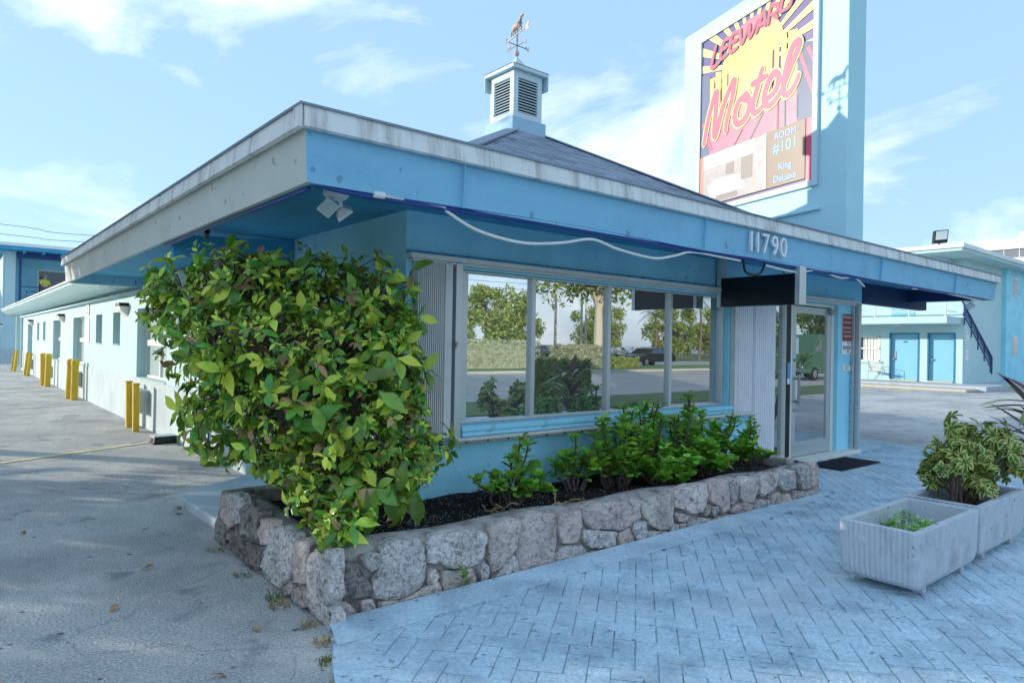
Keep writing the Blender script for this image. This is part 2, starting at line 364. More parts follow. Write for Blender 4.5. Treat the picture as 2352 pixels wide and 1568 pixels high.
def variegated(name, dark, light):
    M = mat(name, dark, .45, rnd=.25, hue=.02, trans=.15)
    n, l = M.node_tree.nodes, M.node_tree.links
    at = N(n, 'ShaderNodeAttribute', attribute_name='rim'); p = n['Principled BSDF']
    old = p.inputs['Base Color'].links[0].from_socket
    nzz = N(n, 'ShaderNodeTexNoise'); nzz.inputs['Scale'].default_value = 28; geo = N(n, 'ShaderNodeNewGeometry'); l.new(geo.outputs['Position'], nzz.inputs['Vector'])
    rw = N(n, 'ShaderNodeMath', operation='MULTIPLY'); rw.inputs[1].default_value = .5; l.new(at.outputs['Fac'], rw.inputs[0])
    ad = N(n, 'ShaderNodeMath', operation='ADD'); l.new(rw.outputs[0], ad.inputs[0]); l.new(nzz.outputs['Fac'], ad.inputs[1])
    rp_ = N(n, 'ShaderNodeValToRGB'); rp_.color_ramp.elements[0].position = .66; rp_.color_ramp.elements[1].position = .86; l.new(ad.outputs[0], rp_.inputs['Fac'])
    q = N(n, 'ShaderNodeMix', data_type='RGBA'); l.new(rp_.outputs[0], q.inputs['Factor']); l.new(old, q.inputs['A']); q.inputs['B'].default_value = light
    l.new(q.outputs['Result'], p.inputs['Base Color'])
def asphalt(name):
    M = MATS[name]; n, l = M.node_tree.nodes, M.node_tree.links; p = n['Principled BSDF']; col = p.inputs['Base Color'].links[0].from_socket
    geo = N(n, 'ShaderNodeNewGeometry'); pos = geo.outputs['Position']
    def layer(col, scale, lo, hi, c, fac, detail=6, rough=.6, off_=0):
        mp_ = N(n, 'ShaderNodeMapping'); mp_.inputs['Location'].default_value = (off_, off_*1.7, 0); l.new(pos, mp_.inputs['Vector'])
        t = N(n, 'ShaderNodeTexNoise'); t.inputs['Scale'].default_value = scale; t.inputs['Detail'].default_value = detail; t.inputs['Roughness'].default_value = rough; l.new(mp_.outputs[0], t.inputs['Vector'])
        r = N(n, 'ShaderNodeMapRange', interpolation_type='SMOOTHSTEP'); r.inputs['From Min'].default_value = lo; r.inputs['From Max'].default_value = hi; r.inputs['To Max'].default_value = fac; l.new(t.outputs['Fac'], r.inputs['Value'])
        q = N(n, 'ShaderNodeMix', data_type='RGBA'); l.new(r.outputs[0], q.inputs['Factor']); l.new(col, q.inputs['A']); q.inputs['B'].default_value = c; return q.outputs['Result']
    col = layer(col, .55, .5, .62, lin(206, 206, 202), .55, 7, .62, 3.3)       # sandy wash
    col = layer(col, 2.3, .56, .68, lin(112, 118, 128), .6, 5, .6, 9.1)      # worn dark patches
    col = layer(col, 9, .69, .74, lin(70, 74, 82), .8, 2, .5, 5.5)             # small oil spots
    # hairline cracks
    w = N(n, 'ShaderNodeTexNoise'); w.inputs['Scale'].default_value = 2.2; w.inputs['Detail'].default_value = 5; l.new(pos, w.inputs['Vector'])
    wm = N(n, 'ShaderNodeVectorMath', operation='MULTIPLY_ADD'); l.new(w.outputs['Color'], wm.inputs[0]); wm.inputs[1].default_value = (.6, .6, .6); l.new(pos, wm.inputs[2])
    v = N(n, 'ShaderNodeTexVoronoi', feature='DISTANCE_TO_EDGE'); v.inputs['Scale'].default_value = .42; l.new(wm.outputs[0], v.inputs['Vector'])
    r = N(n, 'ShaderNodeMapRange'); r.inputs['From Min'].default_value = .001; r.inputs['From Max'].default_value = .004; r.inputs['To Min'].default_value = .3; r.inputs['To Max'].default_value = 0; l.new(v.outputs['Distance'], r.inputs['Value'])
    q = N(n, 'ShaderNodeMix', data_type='RGBA'); l.new(r.outputs[0], q.inputs['Factor']); l.new(col, q.inputs['A']); q.inputs['B'].default_value = lin(80, 84, 90); col = q.outputs['Result']
    l.new(col, p.inputs['Base Color'])
asphalt('asphalt_near')
def spots(name, scale, lo, hi, c, fac):
    M = MATS[name]; n, l = M.node_tree.nodes, M.node_tree.links; p = n['Principled BSDF']; col = p.inputs['Base Color'].links[0].from_socket
    geo = N(n, 'ShaderNodeNewGeometry'); t = N(n, 'ShaderNodeTexNoise'); t.inputs['Scale'].default_value = scale; t.inputs['Detail'].default_value = 2; l.new(geo.outputs['Position'], t.inputs['Vector'])
    r = N(n, 'ShaderNodeMapRange'); r.inputs['From Min'].default_value = lo; r.inputs['From Max'].default_value = hi; r.inputs['To Max'].default_value = fac; l.new(t.outputs['Fac'], r.inputs['Value'])
    q = N(n, 'ShaderNodeMix', data_type='RGBA'); l.new(r.outputs[0], q.inputs['Factor']); l.new(col, q.inputs['A']); q.inputs['B'].default_value = c; l.new(q.outputs['Result'], p.inputs['Base Color'])
spots('paver', 24, .67, .72, lin(88, 98, 110), .7); spots('paver', 1.1, .52, .66, lin(206, 216, 222), .5); spots('tub', 18, .68, .74, lin(96, 100, 108), .6)
spots('side_fascia_paint', 10, .66, .7, lin(96, 100, 96), .5); spots('fascia_paint', 9, .67, .71, lin(84, 104, 128), .5); spots('wall_paint_shade', 7, .68, .74, lin(110, 150, 170), .4)
variegated('leaf_variegated', lin(58, 108, 46), lin(214, 206, 110))
# traced outlines (metres): stones as (along, height), lettering as (across, height)
FRONT_STONES = [
 [(-1.113,0.264),(-1.091,0.300),(-1.036,0.304),(-0.997,0.322),(-0.940,0.300),(-0.897,0.220),(-0.854,0.166),(-0.853,0.102),(-0.969,0.124),(-1.049,0.164),(-1.097,0.203)],
 [(-0.917,0.329),(-0.866,0.350),(-0.798,0.330),(-0.801,0.262),(-0.856,0.242),(-0.890,0.279)],
 [(-1.091,0.100),(-1.048,0.127),(-0.984,0.098),(-0.922,0.016),(-0.917,-0.030),(-1.045,-0.043),(-1.088,-0.023)],
 [(-0.913,0.096),(-0.853,0.098),(-0.808,-0.011),(-0.816,-0.028),(-0.904,-0.031)],
 [(-0.793,0.275),(-0.799,0.360),(-0.703,0.382),(-0.558,0.365),(-0.520,0.327),(-0.506,0.141),(-0.534,0.098),(-0.652,0.053),(-0.732,0.059),(-0.836,0.102),(-0.845,0.157),(-0.821,0.220)],
 [(-0.797,0.063),(-0.661,0.043),(-0.419,0.103),(-0.373,0.007),(-0.397,-0.028),(-0.677,-0.035),(-0.791,-0.027)],
 [(-0.491,0.330),(-0.444,0.362),(-0.307,0.364),(-0.141,0.346),(-0.071,0.326),(-0.054,0.280),(-0.085,0.200),(-0.110,0.153),(-0.241,0.136),(-0.342,0.165),(-0.402,0.201),(-0.484,0.224)],
 [(-0.474,0.174),(-0.440,0.180),(-0.405,0.128),(-0.429,0.092),(-0.482,0.099)],
 [(-0.391,0.150),(-0.302,0.140),(-0.178,0.128),(-0.140,0.066),(-0.149,0.000),(-0.258,-0.018),(-0.348,-0.015),(-0.385,0.075)],
 [(-0.115,0.112),(-0.084,0.165),(-0.045,0.124),(-0.038,0.045),(-0.092,0.035)],
 [(-0.041,0.333),(0.012,0.371),(0.135,0.381),(0.224,0.358),(0.183,0.199),(0.140,0.149),(0.043,0.091),(-0.023,0.076)],
 [(0.067,0.086),(0.159,0.155),(0.206,0.069),(0.214,-0.005),(0.094,-0.015),(0.009,-0.006),(-0.004,0.034)],
 [(0.190,0.169),(0.237,0.366),(0.368,0.386),(0.520,0.354),(0.537,0.209),(0.512,0.112),(0.535,0.016),(0.378,-0.004),(0.220,-0.002)],
 [(0.542,0.320),(0.590,0.354),(0.758,0.351),(0.775,0.286),(0.749,0.143),(0.668,0.135),(0.595,0.148),(0.550,0.248)],
 [(0.543,0.075),(0.596,0.127),(0.772,0.107),(0.880,0.013),(0.835,-0.015),(0.599,-0.007),(0.545,0.003)],
 [(0.781,0.348),(0.918,0.371),(1.209,0.354),(1.399,0.335),(1.411,0.202),(1.333,0.179),(1.181,0.147),(1.049,0.179),(0.891,0.199),(0.805,0.270)],
 [(0.784,0.210),(0.954,0.183),(1.140,0.137),(1.143,0.043),(1.053,0.036),(0.879,0.067),(0.809,0.132)],
 [(0.880,0.040),(0.981,0.038),(0.982,-0.005),(0.888,-0.001)],
 [(1.173,0.126),(1.282,0.148),(1.322,0.079),(1.337,0.020),(1.176,0.020)],
 [(1.317,0.148),(1.385,0.188),(1.474,0.169),(1.486,0.052),(1.469,0.020),(1.372,0.037)],
 [(1.417,0.304),(1.560,0.337),(1.786,0.337),(1.818,0.237),(1.811,0.118),(1.774,0.058),(1.641,0.079),(1.511,0.141),(1.446,0.231)],
 [(1.504,0.084),(1.736,0.052),(1.728,0.012),(1.505,0.014)],
 [(1.825,0.344),(2.003,0.371),(2.254,0.360),(2.278,0.275),(2.260,0.177),(2.207,0.134),(2.071,0.141),(1.947,0.195),(1.848,0.221)],
 [(1.829,0.182),(1.928,0.161),(2.020,0.130),(1.991,0.091),(1.890,0.100)],
 [(1.756,0.043),(1.822,0.099),(1.887,0.077),(1.882,0.029),(1.795,0.017)],
 [(1.891,0.082),(1.981,0.080),(1.982,0.031),(1.902,0.032)],
 [(1.991,0.067),(2.072,0.104),(2.241,0.079),(2.339,0.051),(2.329,0.015),(2.158,0.010),(2.013,0.029)],
 [(2.218,0.120),(2.270,0.188),(2.329,0.167),(2.304,0.120),(2.251,0.096)],
 [(2.298,0.349),(2.452,0.370),(2.566,0.357),(2.593,0.236),(2.597,0.104),(2.506,0.078),(2.458,0.149),(2.324,0.206)],
 [(2.336,0.153),(2.425,0.154),(2.442,0.100),(2.371,0.078)],
 [(2.350,0.050),(2.529,0.055),(2.692,0.045),(2.681,0.013),(2.373,0.014)],
 [(2.589,0.354),(2.730,0.351),(2.745,0.243),(2.700,0.156),(2.630,0.139)],
 [(2.756,0.309),(2.876,0.349),(3.052,0.329),(3.055,0.205),(2.982,0.119),(2.833,0.138),(2.771,0.200)],
 [(2.621,0.075),(2.690,0.118),(2.882,0.132),(2.983,0.091),(2.959,0.040),(2.764,0.028)],
 [(2.996,0.076),(3.083,0.126),(3.254,0.096),(3.282,0.036),(3.243,0.007),(3.010,0.019)],
 [(3.078,0.313),(3.233,0.344),(3.408,0.333),(3.411,0.247),(3.292,0.162),(3.121,0.155)],
 [(3.423,0.302),(3.561,0.345),(3.720,0.314),(3.740,0.150),(3.568,0.142),(3.440,0.201)],
 [(3.293,0.134),(3.428,0.145),(3.464,0.040),(3.323,0.017)],
 [(3.471,0.111),(3.625,0.113),(3.663,0.021),(3.487,0.023)],
 [(3.763,0.324),(3.822,0.348),(4.003,0.345),(4.026,0.116),(3.874,0.119)],
 [(3.669,0.100),(3.755,0.119),(3.773,0.028),(3.680,0.023)],
 [(3.785,0.100),(3.904,0.101),(3.916,0.024),(3.788,0.026)],
 [(3.920,0.084),(4.105,0.084),(4.194,0.050),(4.186,0.012),(3.937,0.022)],
 [(4.034,0.342),(4.143,0.354),(4.186,0.281),(4.181,0.143),(4.056,0.127)],
]
SIDE_STONES = [
 [(-0.890,0.312),(-1.015,0.388),(-1.169,0.404),(-1.189,0.323),(-1.176,0.248),(-1.203,0.192),(-1.131,0.113),(-1.208,0.087),(-1.219,0.017),(-1.136,-0.000),(-0.996,0.005),(-0.902,0.058),(-0.867,0.200)],
 [(-0.702,0.360),(-0.868,0.376),(-0.866,0.223),(-0.859,0.160),(-0.704,0.116),(-0.678,0.228)],
 [(-0.667,0.034),(-0.725,0.091),(-0.841,0.132),(-0.891,0.093),(-0.884,0.037),(-0.828,0.001),(-0.709,0.015)],
 [(-0.322,0.331),(-0.479,0.382),(-0.671,0.376),(-0.680,0.189),(-0.641,0.131),(-0.497,0.025),(-0.314,0.033),(-0.167,0.070),(-0.188,0.145),(-0.326,0.264)],
 [(-0.176,0.368),(-0.319,0.381),(-0.338,0.250),(-0.184,0.214),(-0.106,0.266)],
 [(0.193,0.375),(0.006,0.429),(-0.162,0.400),(-0.104,0.301),(-0.109,0.222),(-0.005,0.234),(0.214,0.241),(0.233,0.321)],
 [(0.490,0.405),(0.283,0.442),(0.194,0.384),(0.215,0.268),(0.329,0.235),(0.454,0.324)],
 [(0.662,0.354),(0.490,0.405),(0.453,0.305),(0.359,0.238),(0.476,0.174),(0.637,0.219)],
 [(0.765,0.152),(0.672,0.262),(0.476,0.174),(0.440,0.095),(0.561,0.037),(0.757,0.022)],
 [(0.440,0.095),(0.266,0.164),(0.071,0.154),(-0.060,0.167),(-0.017,0.013),(0.173,0.028),(0.406,0.036)],
 [(-0.035,0.161),(-0.257,0.214),(-0.214,0.109),(-0.143,0.047),(-0.069,0.009),(-0.027,0.061)],
 [(-0.519,0.024),(-0.663,0.121),(-0.687,0.048),(-0.605,0.016)],
]
SCRIPT = [
 [(3.12,5.20),(3.00,5.64),(2.80,6.07),(2.79,5.81),(2.83,5.44),(2.80,5.27),(2.60,5.75),(2.33,6.12),(2.38,5.80),(2.51,5.45),(2.53,5.28)],
 [(2.03,5.76),(2.21,5.70),(2.31,5.48),(2.22,5.32),(2.03,5.38),(1.94,5.57),(2.03,5.77),(2.10,5.70),(1.89,5.61)],
 [(1.66,6.07),(1.78,5.76),(1.87,5.52),(1.81,5.38),(1.64,5.44)],
 [(1.90,5.88),(1.55,5.91)],
 [(1.61,5.52),(1.38,5.59),(1.29,5.78),(1.39,5.90),(1.54,5.76),(1.61,5.55),(1.52,5.41),(1.34,5.47),(1.20,5.60)],
 [(1.20,5.60),(1.02,5.91),(0.88,6.13),(0.92,6.22),(1.04,6.12),(1.16,5.80),(1.19,5.54),(1.10,5.46),(0.96,5.56),(0.88,5.69)],
]
BRUSH = [
 [(2.82,6.90),(2.94,6.55),(2.72,6.57)],
 [(2.45,6.89),(2.62,6.88),(2.70,6.62),(2.51,6.63)],
 [(2.66,6.76),(2.52,6.77)],
 [(2.20,6.90),(2.40,6.91),(2.45,6.64),(2.26,6.65)],
 [(2.42,6.79),(2.27,6.78)],
 [(2.19,6.92),(2.16,6.67),(1.98,6.91),(1.97,6.69),(1.78,6.91)],
 [(1.82,6.71),(1.65,6.99),(1.61,6.75)],
 [(1.75,6.80),(1.58,6.81)],
 [(1.55,6.74),(1.49,7.00),(1.34,6.95),(1.35,6.87),(1.50,6.87)],
 [(1.44,6.86),(1.34,6.76)],
 [(1.29,6.82),(1.22,7.04),(1.07,6.97),(1.09,6.83),(1.29,6.82)],
]
# ================================================================== SETTING
g = MB().quad((-700, -700, 0), (700, -700, 0), (700, 700, 0), (-700, 700, 0)).build('ground', 'asphalt_near'); tag(g, 'worn grey asphalt of the motel parking lot', 'ground', kind='structure')
def ring(name, m_, poly, z, label, cat, kind='structure'):
    o = MB().add([(x, y, z) for x, y in poly], [tuple(range(len(poly)))]).build(name, m_); return tag(o, label, cat, kind=kind)
ring('street', 'street_asphalt', [(-400, -21.6), (400, -22.8), (400, -9), (-400, -9.6)], .006, 'grey asphalt street running past the motel', 'street')
ring('far_street', 'street_asphalt', [(-400, -38), (400, -39), (400, -28.5), (-400, -27.5)], .008, 'far carriageway beyond the planted median', 'street')
for nm, y, c in (('lane_line', -15.2, 'print_white'), ('edge_line', -21.2, 'line_paint')):
    o = MB().quad((-120, y, .012), (160, y-.35, .012), (160, y-.23, .012), (-120, y+.12, .012)).build(nm, c); tag(o, 'long painted line on the street, '+('white' if c == 'print_white' else 'yellowish'), 'road marking', kind='structure')
o = MB().box(-200, 250, -27.4, -21.9, 0, .14).build('median', 'kerb_concrete', bevel=.02); tag(o, 'raised median with pale kerb', 'median', kind='structure')
ring('median_lawn', 'grass', [(-199, -27.1), (249, -27.1), (249, -22.3), (-199, -22.3)], .15, 'thin lawn on the raised median', 'lawn')
ring('verge_lawn', 'grass', [(-4, -9.4), (60, -9), (60, -6.6), (-1.6, -6.6)], .02, 'strip of grass between paving and street', 'lawn')
ring('far_lawn', 'grass', [(-300, -95), (300, -95), (300, -41), (-300, -40)], .01, 'grass beyond the street', 'lawn')

# herringbone paving
PAVE = [(-1.10, -1.10), (-1.13, -1.22), (-1.20, -1.40), (-1.30, -1.60), (-1.42, -1.9), (-1.62, -2.4), (-1.8, -3.4), (-1.9, -6.4), (9.05, -6.4), (9.0, -.3), (9.2, .6), (9.4, 2.6), (7.77, 2.6), (7.77, -.02), (4.3, -.02), (4.3, -1.1)]
def inside(x, y, poly):
    c = False; j = len(poly)-1
    for i in range(len(poly)):
        if (poly[i][1] > y) != (poly[j][1] > y) and x < (poly[j][0]-poly[i][0])*(y-poly[i][1])/(poly[j][1]-poly[i][1])+poly[i][0]: c = not c
        j = i
    return c
pv = MB(); n = len(PAVE)
pv.add([(x, y, .0) for x, y in PAVE]+[(x, y, .022) for x, y in PAVE], [tuple(range(n, 2*n))]+[(i, (i+1) % n, n+(i+1) % n, n+i) for i in range(n)])
pave = pv.build('pavement', 'paver_joint'); tag(pave, 'herringbone brick paving painted pale blue grey', 'pavement', kind='structure')
def paver_mesh(k):
    r_ = random.Random(k); L, W, gp, h, b = .212, .106, .003, .0075, .004
    mb = MB(); vs_ = []
    for (ins, z) in ((gp, 0), (gp, h-b*.6), (gp+b, h)):
        for sx, sy in ((-1, -1), (1, -1), (1, 1), (-1, 1)):
            vs_.append((sx*(L/2-ins)+r_.uniform(-.001, .001), sy*(W/2-ins)+r_.uniform(-.001, .001), z+(r_.uniform(-.0012, .0012) if z > .004 else 0)))
    mb.add(vs_, [(8, 9, 10, 11)]+[(4*a+i, 4*a+(i+1) % 4, 4*a+4+(i+1) % 4, 4*a+4+i) for a in (0, 1) for i in range(4)])
    me = bpy.data.meshes.new('paver'); me.from_pydata(mb.v, [], mb.f); me.materials.append(MATS['paver']); return me
PM = [paver_mesh(k) for k in range(6)]
items = []
PA = R(40); cA, sA = math.cos(PA), math.sin(PA)
for i in range(-70, 110):
    for j in range(-60, 60):
        for rot, ox, oy in ((0, 1, .5), (1, .5, 2)):
            gx, gy = (i+2*j+ox)*.106, (i-2*j+oy)*.106
            x, y = gx*cA-gy*sA+1.5, gx*sA+gy*cA-4.2
            if -2 < x < 9.4 and -6.4 < y < 2.6 and all(inside(x+a_, y+b_, PAVE) for a_, b_ in ((.1, .02), (-.1, .02), (.02, .1), (.02, -.1))):
                if x < 4.3 and y > -1.2: continue
                if x < 3.2 and (y > -1.2-.1): continue
                M = Matrix.Translation((x, y, .0222+random.uniform(-.0008, .0008))) @ Matrix.Rotation(PA+rot*R(90)+random.uniform(-.006, .006), 4, 'Z')
                items.append((random.choice(PM), M))
pieces('paver', items, 'paver', pave, 300, 'paver_field')
# smooth cement margin at the foot of the planter
mg = MB()
P1 = [(-1.115, -1.17), (0, -1.17), (1.5, -1.16), (3, -1.14), (4.28, -1.1)]
P2 = [(-1.19, -1.43), (0, -1.40), (1.5, -1.38), (3, -1.36), (4.36, -1.2)]
for k in range(4): mg.quad((*P1[k], .05), (*P2[k], .031), (*P2[k+1], .031), (*P1[k+1], .05))
for (a, b) in (((-1.14, -1.42), (-1.16, -1.36)),): pass
E1 = [(-1.19, -1.395), (-1.295, -1.60), (-1.41, -1.9), (-1.61, -2.4), (-1.79, -3.4), (-1.89, -6.38)]
for k in range(5): mg.quad((*E1[k], .0285), (E1[k][0]+.2, E1[k][1], .0285), (E1[k+1][0]+.2, E1[k+1][1], .0285), (*E1[k+1], .0285))
mg.build('cement_margin', 'paver', pave)

# painted stall line and the concrete slab
o = MB().quad((-2.6, 5.31, .006), (-2.58, 5.2, .006), (-.36, 6.3, .006), (-.4, 6.4, .006)).build('stall_line', 'line_paint'); tag(o, 'worn pale stall line on the asphalt by the bait box', 'road marking', kind='structure')
for k, (ya, yb) in enumerate(((12.2, 13.2), (18.6, 19.6), (25.0, 26))):
    o = MB().quad((-3.0, ya, .006), (-3.0, ya-.1, .006), (-.45, yb-.1, .006), (-.45, yb, .006)).build('stall_line', 'line_paint'); tag(o, 'worn pale stall line on the asphalt beside the wing', 'road marking', kind='structure')
sl = MB().add([(-1.02, 2.28, 0), (-1.0, 1.1, 0), (-.1, 1.1, 0), (-.1, 2.86, 0), (-1.02, 2.28, .075), (-1.0, 1.1, .075), (-.1, 1.1, .085), (-.1, 2.86, .085)], [(4, 5, 6, 7), (0, 1, 5, 4), (1, 2, 6, 5), (2, 3, 7, 6), (3, 0, 4, 7)]).build('concrete_slab', 'concrete', bevel=.012)
tag(sl, 'pale wedge of concrete slab beside the stone planter', 'slab', kind='structure')

# ================================================================== OFFICE
W = 7.76
off = thing('motel_office', 'low pale blue motel office with deep eaves and a pyramid roof', 'building')
ft = MB()                                            # front wall with its openings
for a in ((0, .53, 0, 2.9), (.53, 4.31, 0, .84), (.53, 4.31, 2.1, 2.9), (4.31, 5.15, 0, 2.9), (5.15, 7.02, 2.13, 2.9), (7.02, W, 0, 2.9)):
    ft.box(a[0], a[1], 0, .2, a[2], a[3])
ft.build('front_wall', 'wall_paint_shade', off)
MB().box(0, .2, .2, 3.2, 0, 2.9).box(0, .2, 3.2, 8.1, 2.46, 2.9).build('side_wall', 'wall_paint_shade', off)
box('right_wall', 'wall_paint_shade', W-.2, W, .2, 8.3, 0, 2.95, off)
box('back_wall', 'wall_paint_shade', .2, W-.2, 8.1, 8.3, 0, 2.95, off)
# room behind the glass
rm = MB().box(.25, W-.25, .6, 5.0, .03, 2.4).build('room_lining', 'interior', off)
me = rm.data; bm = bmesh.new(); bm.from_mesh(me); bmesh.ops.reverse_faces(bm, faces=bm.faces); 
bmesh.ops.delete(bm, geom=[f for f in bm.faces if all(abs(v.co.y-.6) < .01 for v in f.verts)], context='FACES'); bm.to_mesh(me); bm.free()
# window
GX0, GX1, GZ0, GZ1 = .60, 4.30, .868, 2.08
win = MB()
for a in ((GX0-.06, GX0+.03, GZ0, GZ1), (GX1-.03, GX1+.008, GZ0, GZ1), (GX0-.06, GX1+.008, GZ1, 2.098), (GX0-.06, GX1+.008, .842, GZ0)):
    win.box(a[0], a[1], .06, .15, a[2], a[3])
wf = win.build('window_frame', 'alu', off, bevel=.004)
mull = [1.355, 2.35, 3.32]
for x in mull: box('mullion', 'alu', x-.024, x+.024, .065, .14, GZ0, GZ1, wf, bevel=.004)
xs = [GX0+.03]+mull+[GX1-.03]
for k in range(4):
    o = MB().box(xs[k]+(.024 if k else 0), xs[k+1]-(.024 if k < 3 else 0), .1, .104, GZ0, GZ1)
    o.build('pane', 'window_glass', wf)
box('window_sill', 'wall_paint_shade', .5, 4.33, -.07, .06, .795, .841, off, bevel=.008)
box('window_apron', 'wall_paint_shade', .52, 4.32, -.05, -.002, .755, .795, off)
# blinds inside: closed in the first light, drawn aside in the others
sm = MB().obox((0, 0, 0), (.36, 0, 0), (0, .021, .012), (0, -.0006, .001)); sme = bpy.data.meshes.new('slat'); sme.from_pydata(sm.v, [], sm.f); sme.materials.append(MATS['blind'])
for xa, xb in ((.64, 1.32), (1.40, 2.30), (2.40, 3.27), (3.37, 3.95)):
    bl = MB().box(xa, xb, .18, .23, 2.02, 2.06).build('blind', 'blind', off)
    for k in range(27):
        o = link('slat', sme, bl); o.location = ((xa+xb)/2, .205, .89+k*.042); o.scale = ((xb-xa)/.72, 1, 1)
bl2 = MB().box(3.98, 4.26, .18, .23, 2.02, 2.06).build('blind', 'curtain', off)
sm2 = MB().obox((0, 0, 0), (.14, 0, 0), (0, .02, .014), (0, -.0006, .001)); sme2 = bpy.data.meshes.new('slat'); sme2.from_pydata(sm2.v, [], sm2.f); sme2.materials.append(MATS['curtain'])
for k in range(27):
    o = link('slat', sme2, bl2); o.location = (4.12, .205, .89+k*.042)
box('side_curtain', 'curtain', 3.9, 4.28, .26, .3, .88, 2.06, off)
# accordion shutters
def shutter(x0, x1, z0, z1, n, m_, pleat=.05, y=-.07):
    par = MB().box(x0, x1, y+.045, y+.055, z0, z1).build('accordion_shutter', m_, off)
    w = (x1-x0)/n
    b_ = MB().add([(-w*.5, 0, 0), (-w*.2, -pleat, 0), (w*.2, -pleat, 0), (w*.5, 0, 0), (-w*.5, 0, z1-z0), (-w*.2, -pleat, z1-z0), (w*.2, -pleat, z1-z0), (w*.5, 0, z1-z0)], [(0, 1, 5, 4), (1, 2, 6, 5), (2, 3, 7, 6), (4, 5, 6, 7), (3, 2, 1, 0)])
    fm = bpy.data.meshes.new('fold'); fm.from_pydata(b_.v, [], b_.f); fm.materials.append(MATS[m_])
    for k in range(n):
        o = link('fold', fm, par); o.location = (x0+w*(k+.5), y+.045, z0)
    return par
shutter(.055, .30, .745, 2.115, 13, 'shutter', .06)
sp_ = box('shutter_post', 'shutter', .315, .385, -.075, -.02, .75, 2.13, off, bevel=.006)
sp2 = box('shutter_post', 'alu', .41, .475, -.085, -.004, .75, 2.13, off, bevel=.006)
lk = MB().tube([(.40, -.09, 1.50), (.40, -.12, 1.50)], .012).tube([(.40, -.12, 1.50), (.385, -.125, 1.46)], .008); lk.build('latch', 'steel', sp2)
shutter(4.43, 4.74, .745, 2.03, 7, 'shutter_white', .03)
box('shutter_post', 'shutter', 4.335, 4.405, -.07, -.004, .75, 2.12, off, bevel=.005)
d1 = shutter(4.765, 5.03, .09, 2.06, 6, 'shutter_white', .03, y=-.085)
d2 = shutter(5.04, 5.20, .09, 2.06, 4, 'shutter_white', .022, y=-.085)
MB().tube([(5.17, -.10, 1.22), (5.17, -.14, 1.22)], .015).tube([(5.15, -.14, 1.235), (5.215, -.145, 1.21)], .008).build('latch', 'steel', d2)
hr = MB().box(.0, 4.42, -.085, -.001, 2.135, 2.175).box(.02, 4.40, -.075, -.004, 2.116, 2.133).build('header_rail', 'shutter', off, bevel=.004)
hb = MB().box(.0, 4.42, -.03, -.002, 2.177, 2.2).build('header_flashing', 'soffit_paint', off)
sr_ = MB().box(.39, 4.78, -.115, -.06, .728, .752).box(.39, 4.78, -.06, -.001, .70, .724).build('sill_rail', 'shutter', off, bevel=.004)
bolt = MB().lathe([(.011, 0), (.011, .006), (.006, .012)], n=6); bme = bpy.data.meshes.new('bolt'); bme.from_pydata(bolt.v, [], bolt.f); bme.materials.append(MATS['steel'])
for k in range(20):
    o = link('bolt', bme, hr); o.location = (.12+k*.218, -.031, 2.189); o.rotation_euler = (R(90), 0, 0)
    if k < 19:
        o = link('bolt', bme, sr_); o.location = (.55+k*.218, -.061, .711); o.rotation_euler = (R(90), 0, 0)
hr2 = MB().box(4.6, 7.50, -.085, -.001, 2.165, 2.205).box(4.62, 7.48, -.07, -.004, 2.14, 2.163).build('header_rail', 'shutter', off, bevel=.004)
vr = MB().box(7.44, 7.50, -.11, -.001, .06, 2.16).box(7.40, 7.425, -.055, -.001, .06, 2.16).build('vertical_rail', 'alu', off, bevel=.004)
for k in range(14):
    o = link('bolt', bme, vr); o.location = (7.395, -.02, .2+k*.14); o.rotation_euler = (R(90), 0, R(-90))
# door
dr = MB()
for a in ((5.15, 5.44, .05, 2.128), (5.69, 5.86, .05, 2.128), (6.93, 7.018, .05, 2.128)): dr.box(a[0], a[1], .05, .16, a[2], a[3])
dr.box(5.44, 5.69, .05, .16, 2.06, 2.128); dr.box(5.44, 5.69, .05, .16, .05, .12); dr.box(5.86, 6.93, .05, .16, 2.09, 2.128)
df = dr.build('door_frame', 'frame_white', off, bevel=.004)
box('mullion_shadow_strip', 'black', 5.70, 5.80, .042, .0495, .1, 2.08, df)  # black strip standing in for the shadow along the mullion
MB().box(5.44, 5.69, .1, .104, .12, 2.06).build('sidelight_pane', 'door_glass', df)
lf = MB().box(5.875, 5.965, .055, .1, .085, 2.075).box(6.825, 6.92, .055, .1, .085, 2.075).box(5.965, 6.825, .055, .1, 1.98, 2.075).box(5.965, 6.825, .055, .1, .085, .27)
leaf = lf.build('entrance_door', 'alu', off, bevel=.004)
MB().box(5.965, 6.825, .075, .08, .27, 1.98).build('pane', 'door_glass', leaf)
box('handle', 'steel', 5.90, 5.95, -.02, .0, .78, 1.16, leaf, bevel=.008); MB().box(5.915, 5.935, 0, .055, .8, .83).box(5.915, 5.935, 0, .055, 1.1, 1.13).build('handle_mount', 'steel', leaf)
MB().tube([(5.92, .055, 1.36), (5.92, .04, 1.36)], .018).build('lock', 'steel', leaf); MB().tube([(5.92, .055, .70), (5.92, .04, .70)], .018).build('lock', 'steel', leaf)
MB().box(6.82, 6.96, .0, .05, 1.99, 2.07).build('door_closer', 'steel', leaf)
box('sticker', 'print_white', 5.985, 6.06, .071, .0745, 1.44, 1.66, leaf); box('sticker', 'print_dark', 5.985, 6.13, .071, .0745, 1.17, 1.27, leaf)
put_text('sticker_text', 'PULL', .075, 'print_white', (6.057, .0705, 1.228), (1, 0, 0), (0, 0, 1), leaf, extrude=.0003)
box('paper_notice', 'print_white', 5.975, 6.115, .071, .0745, .84, 1.14, leaf)
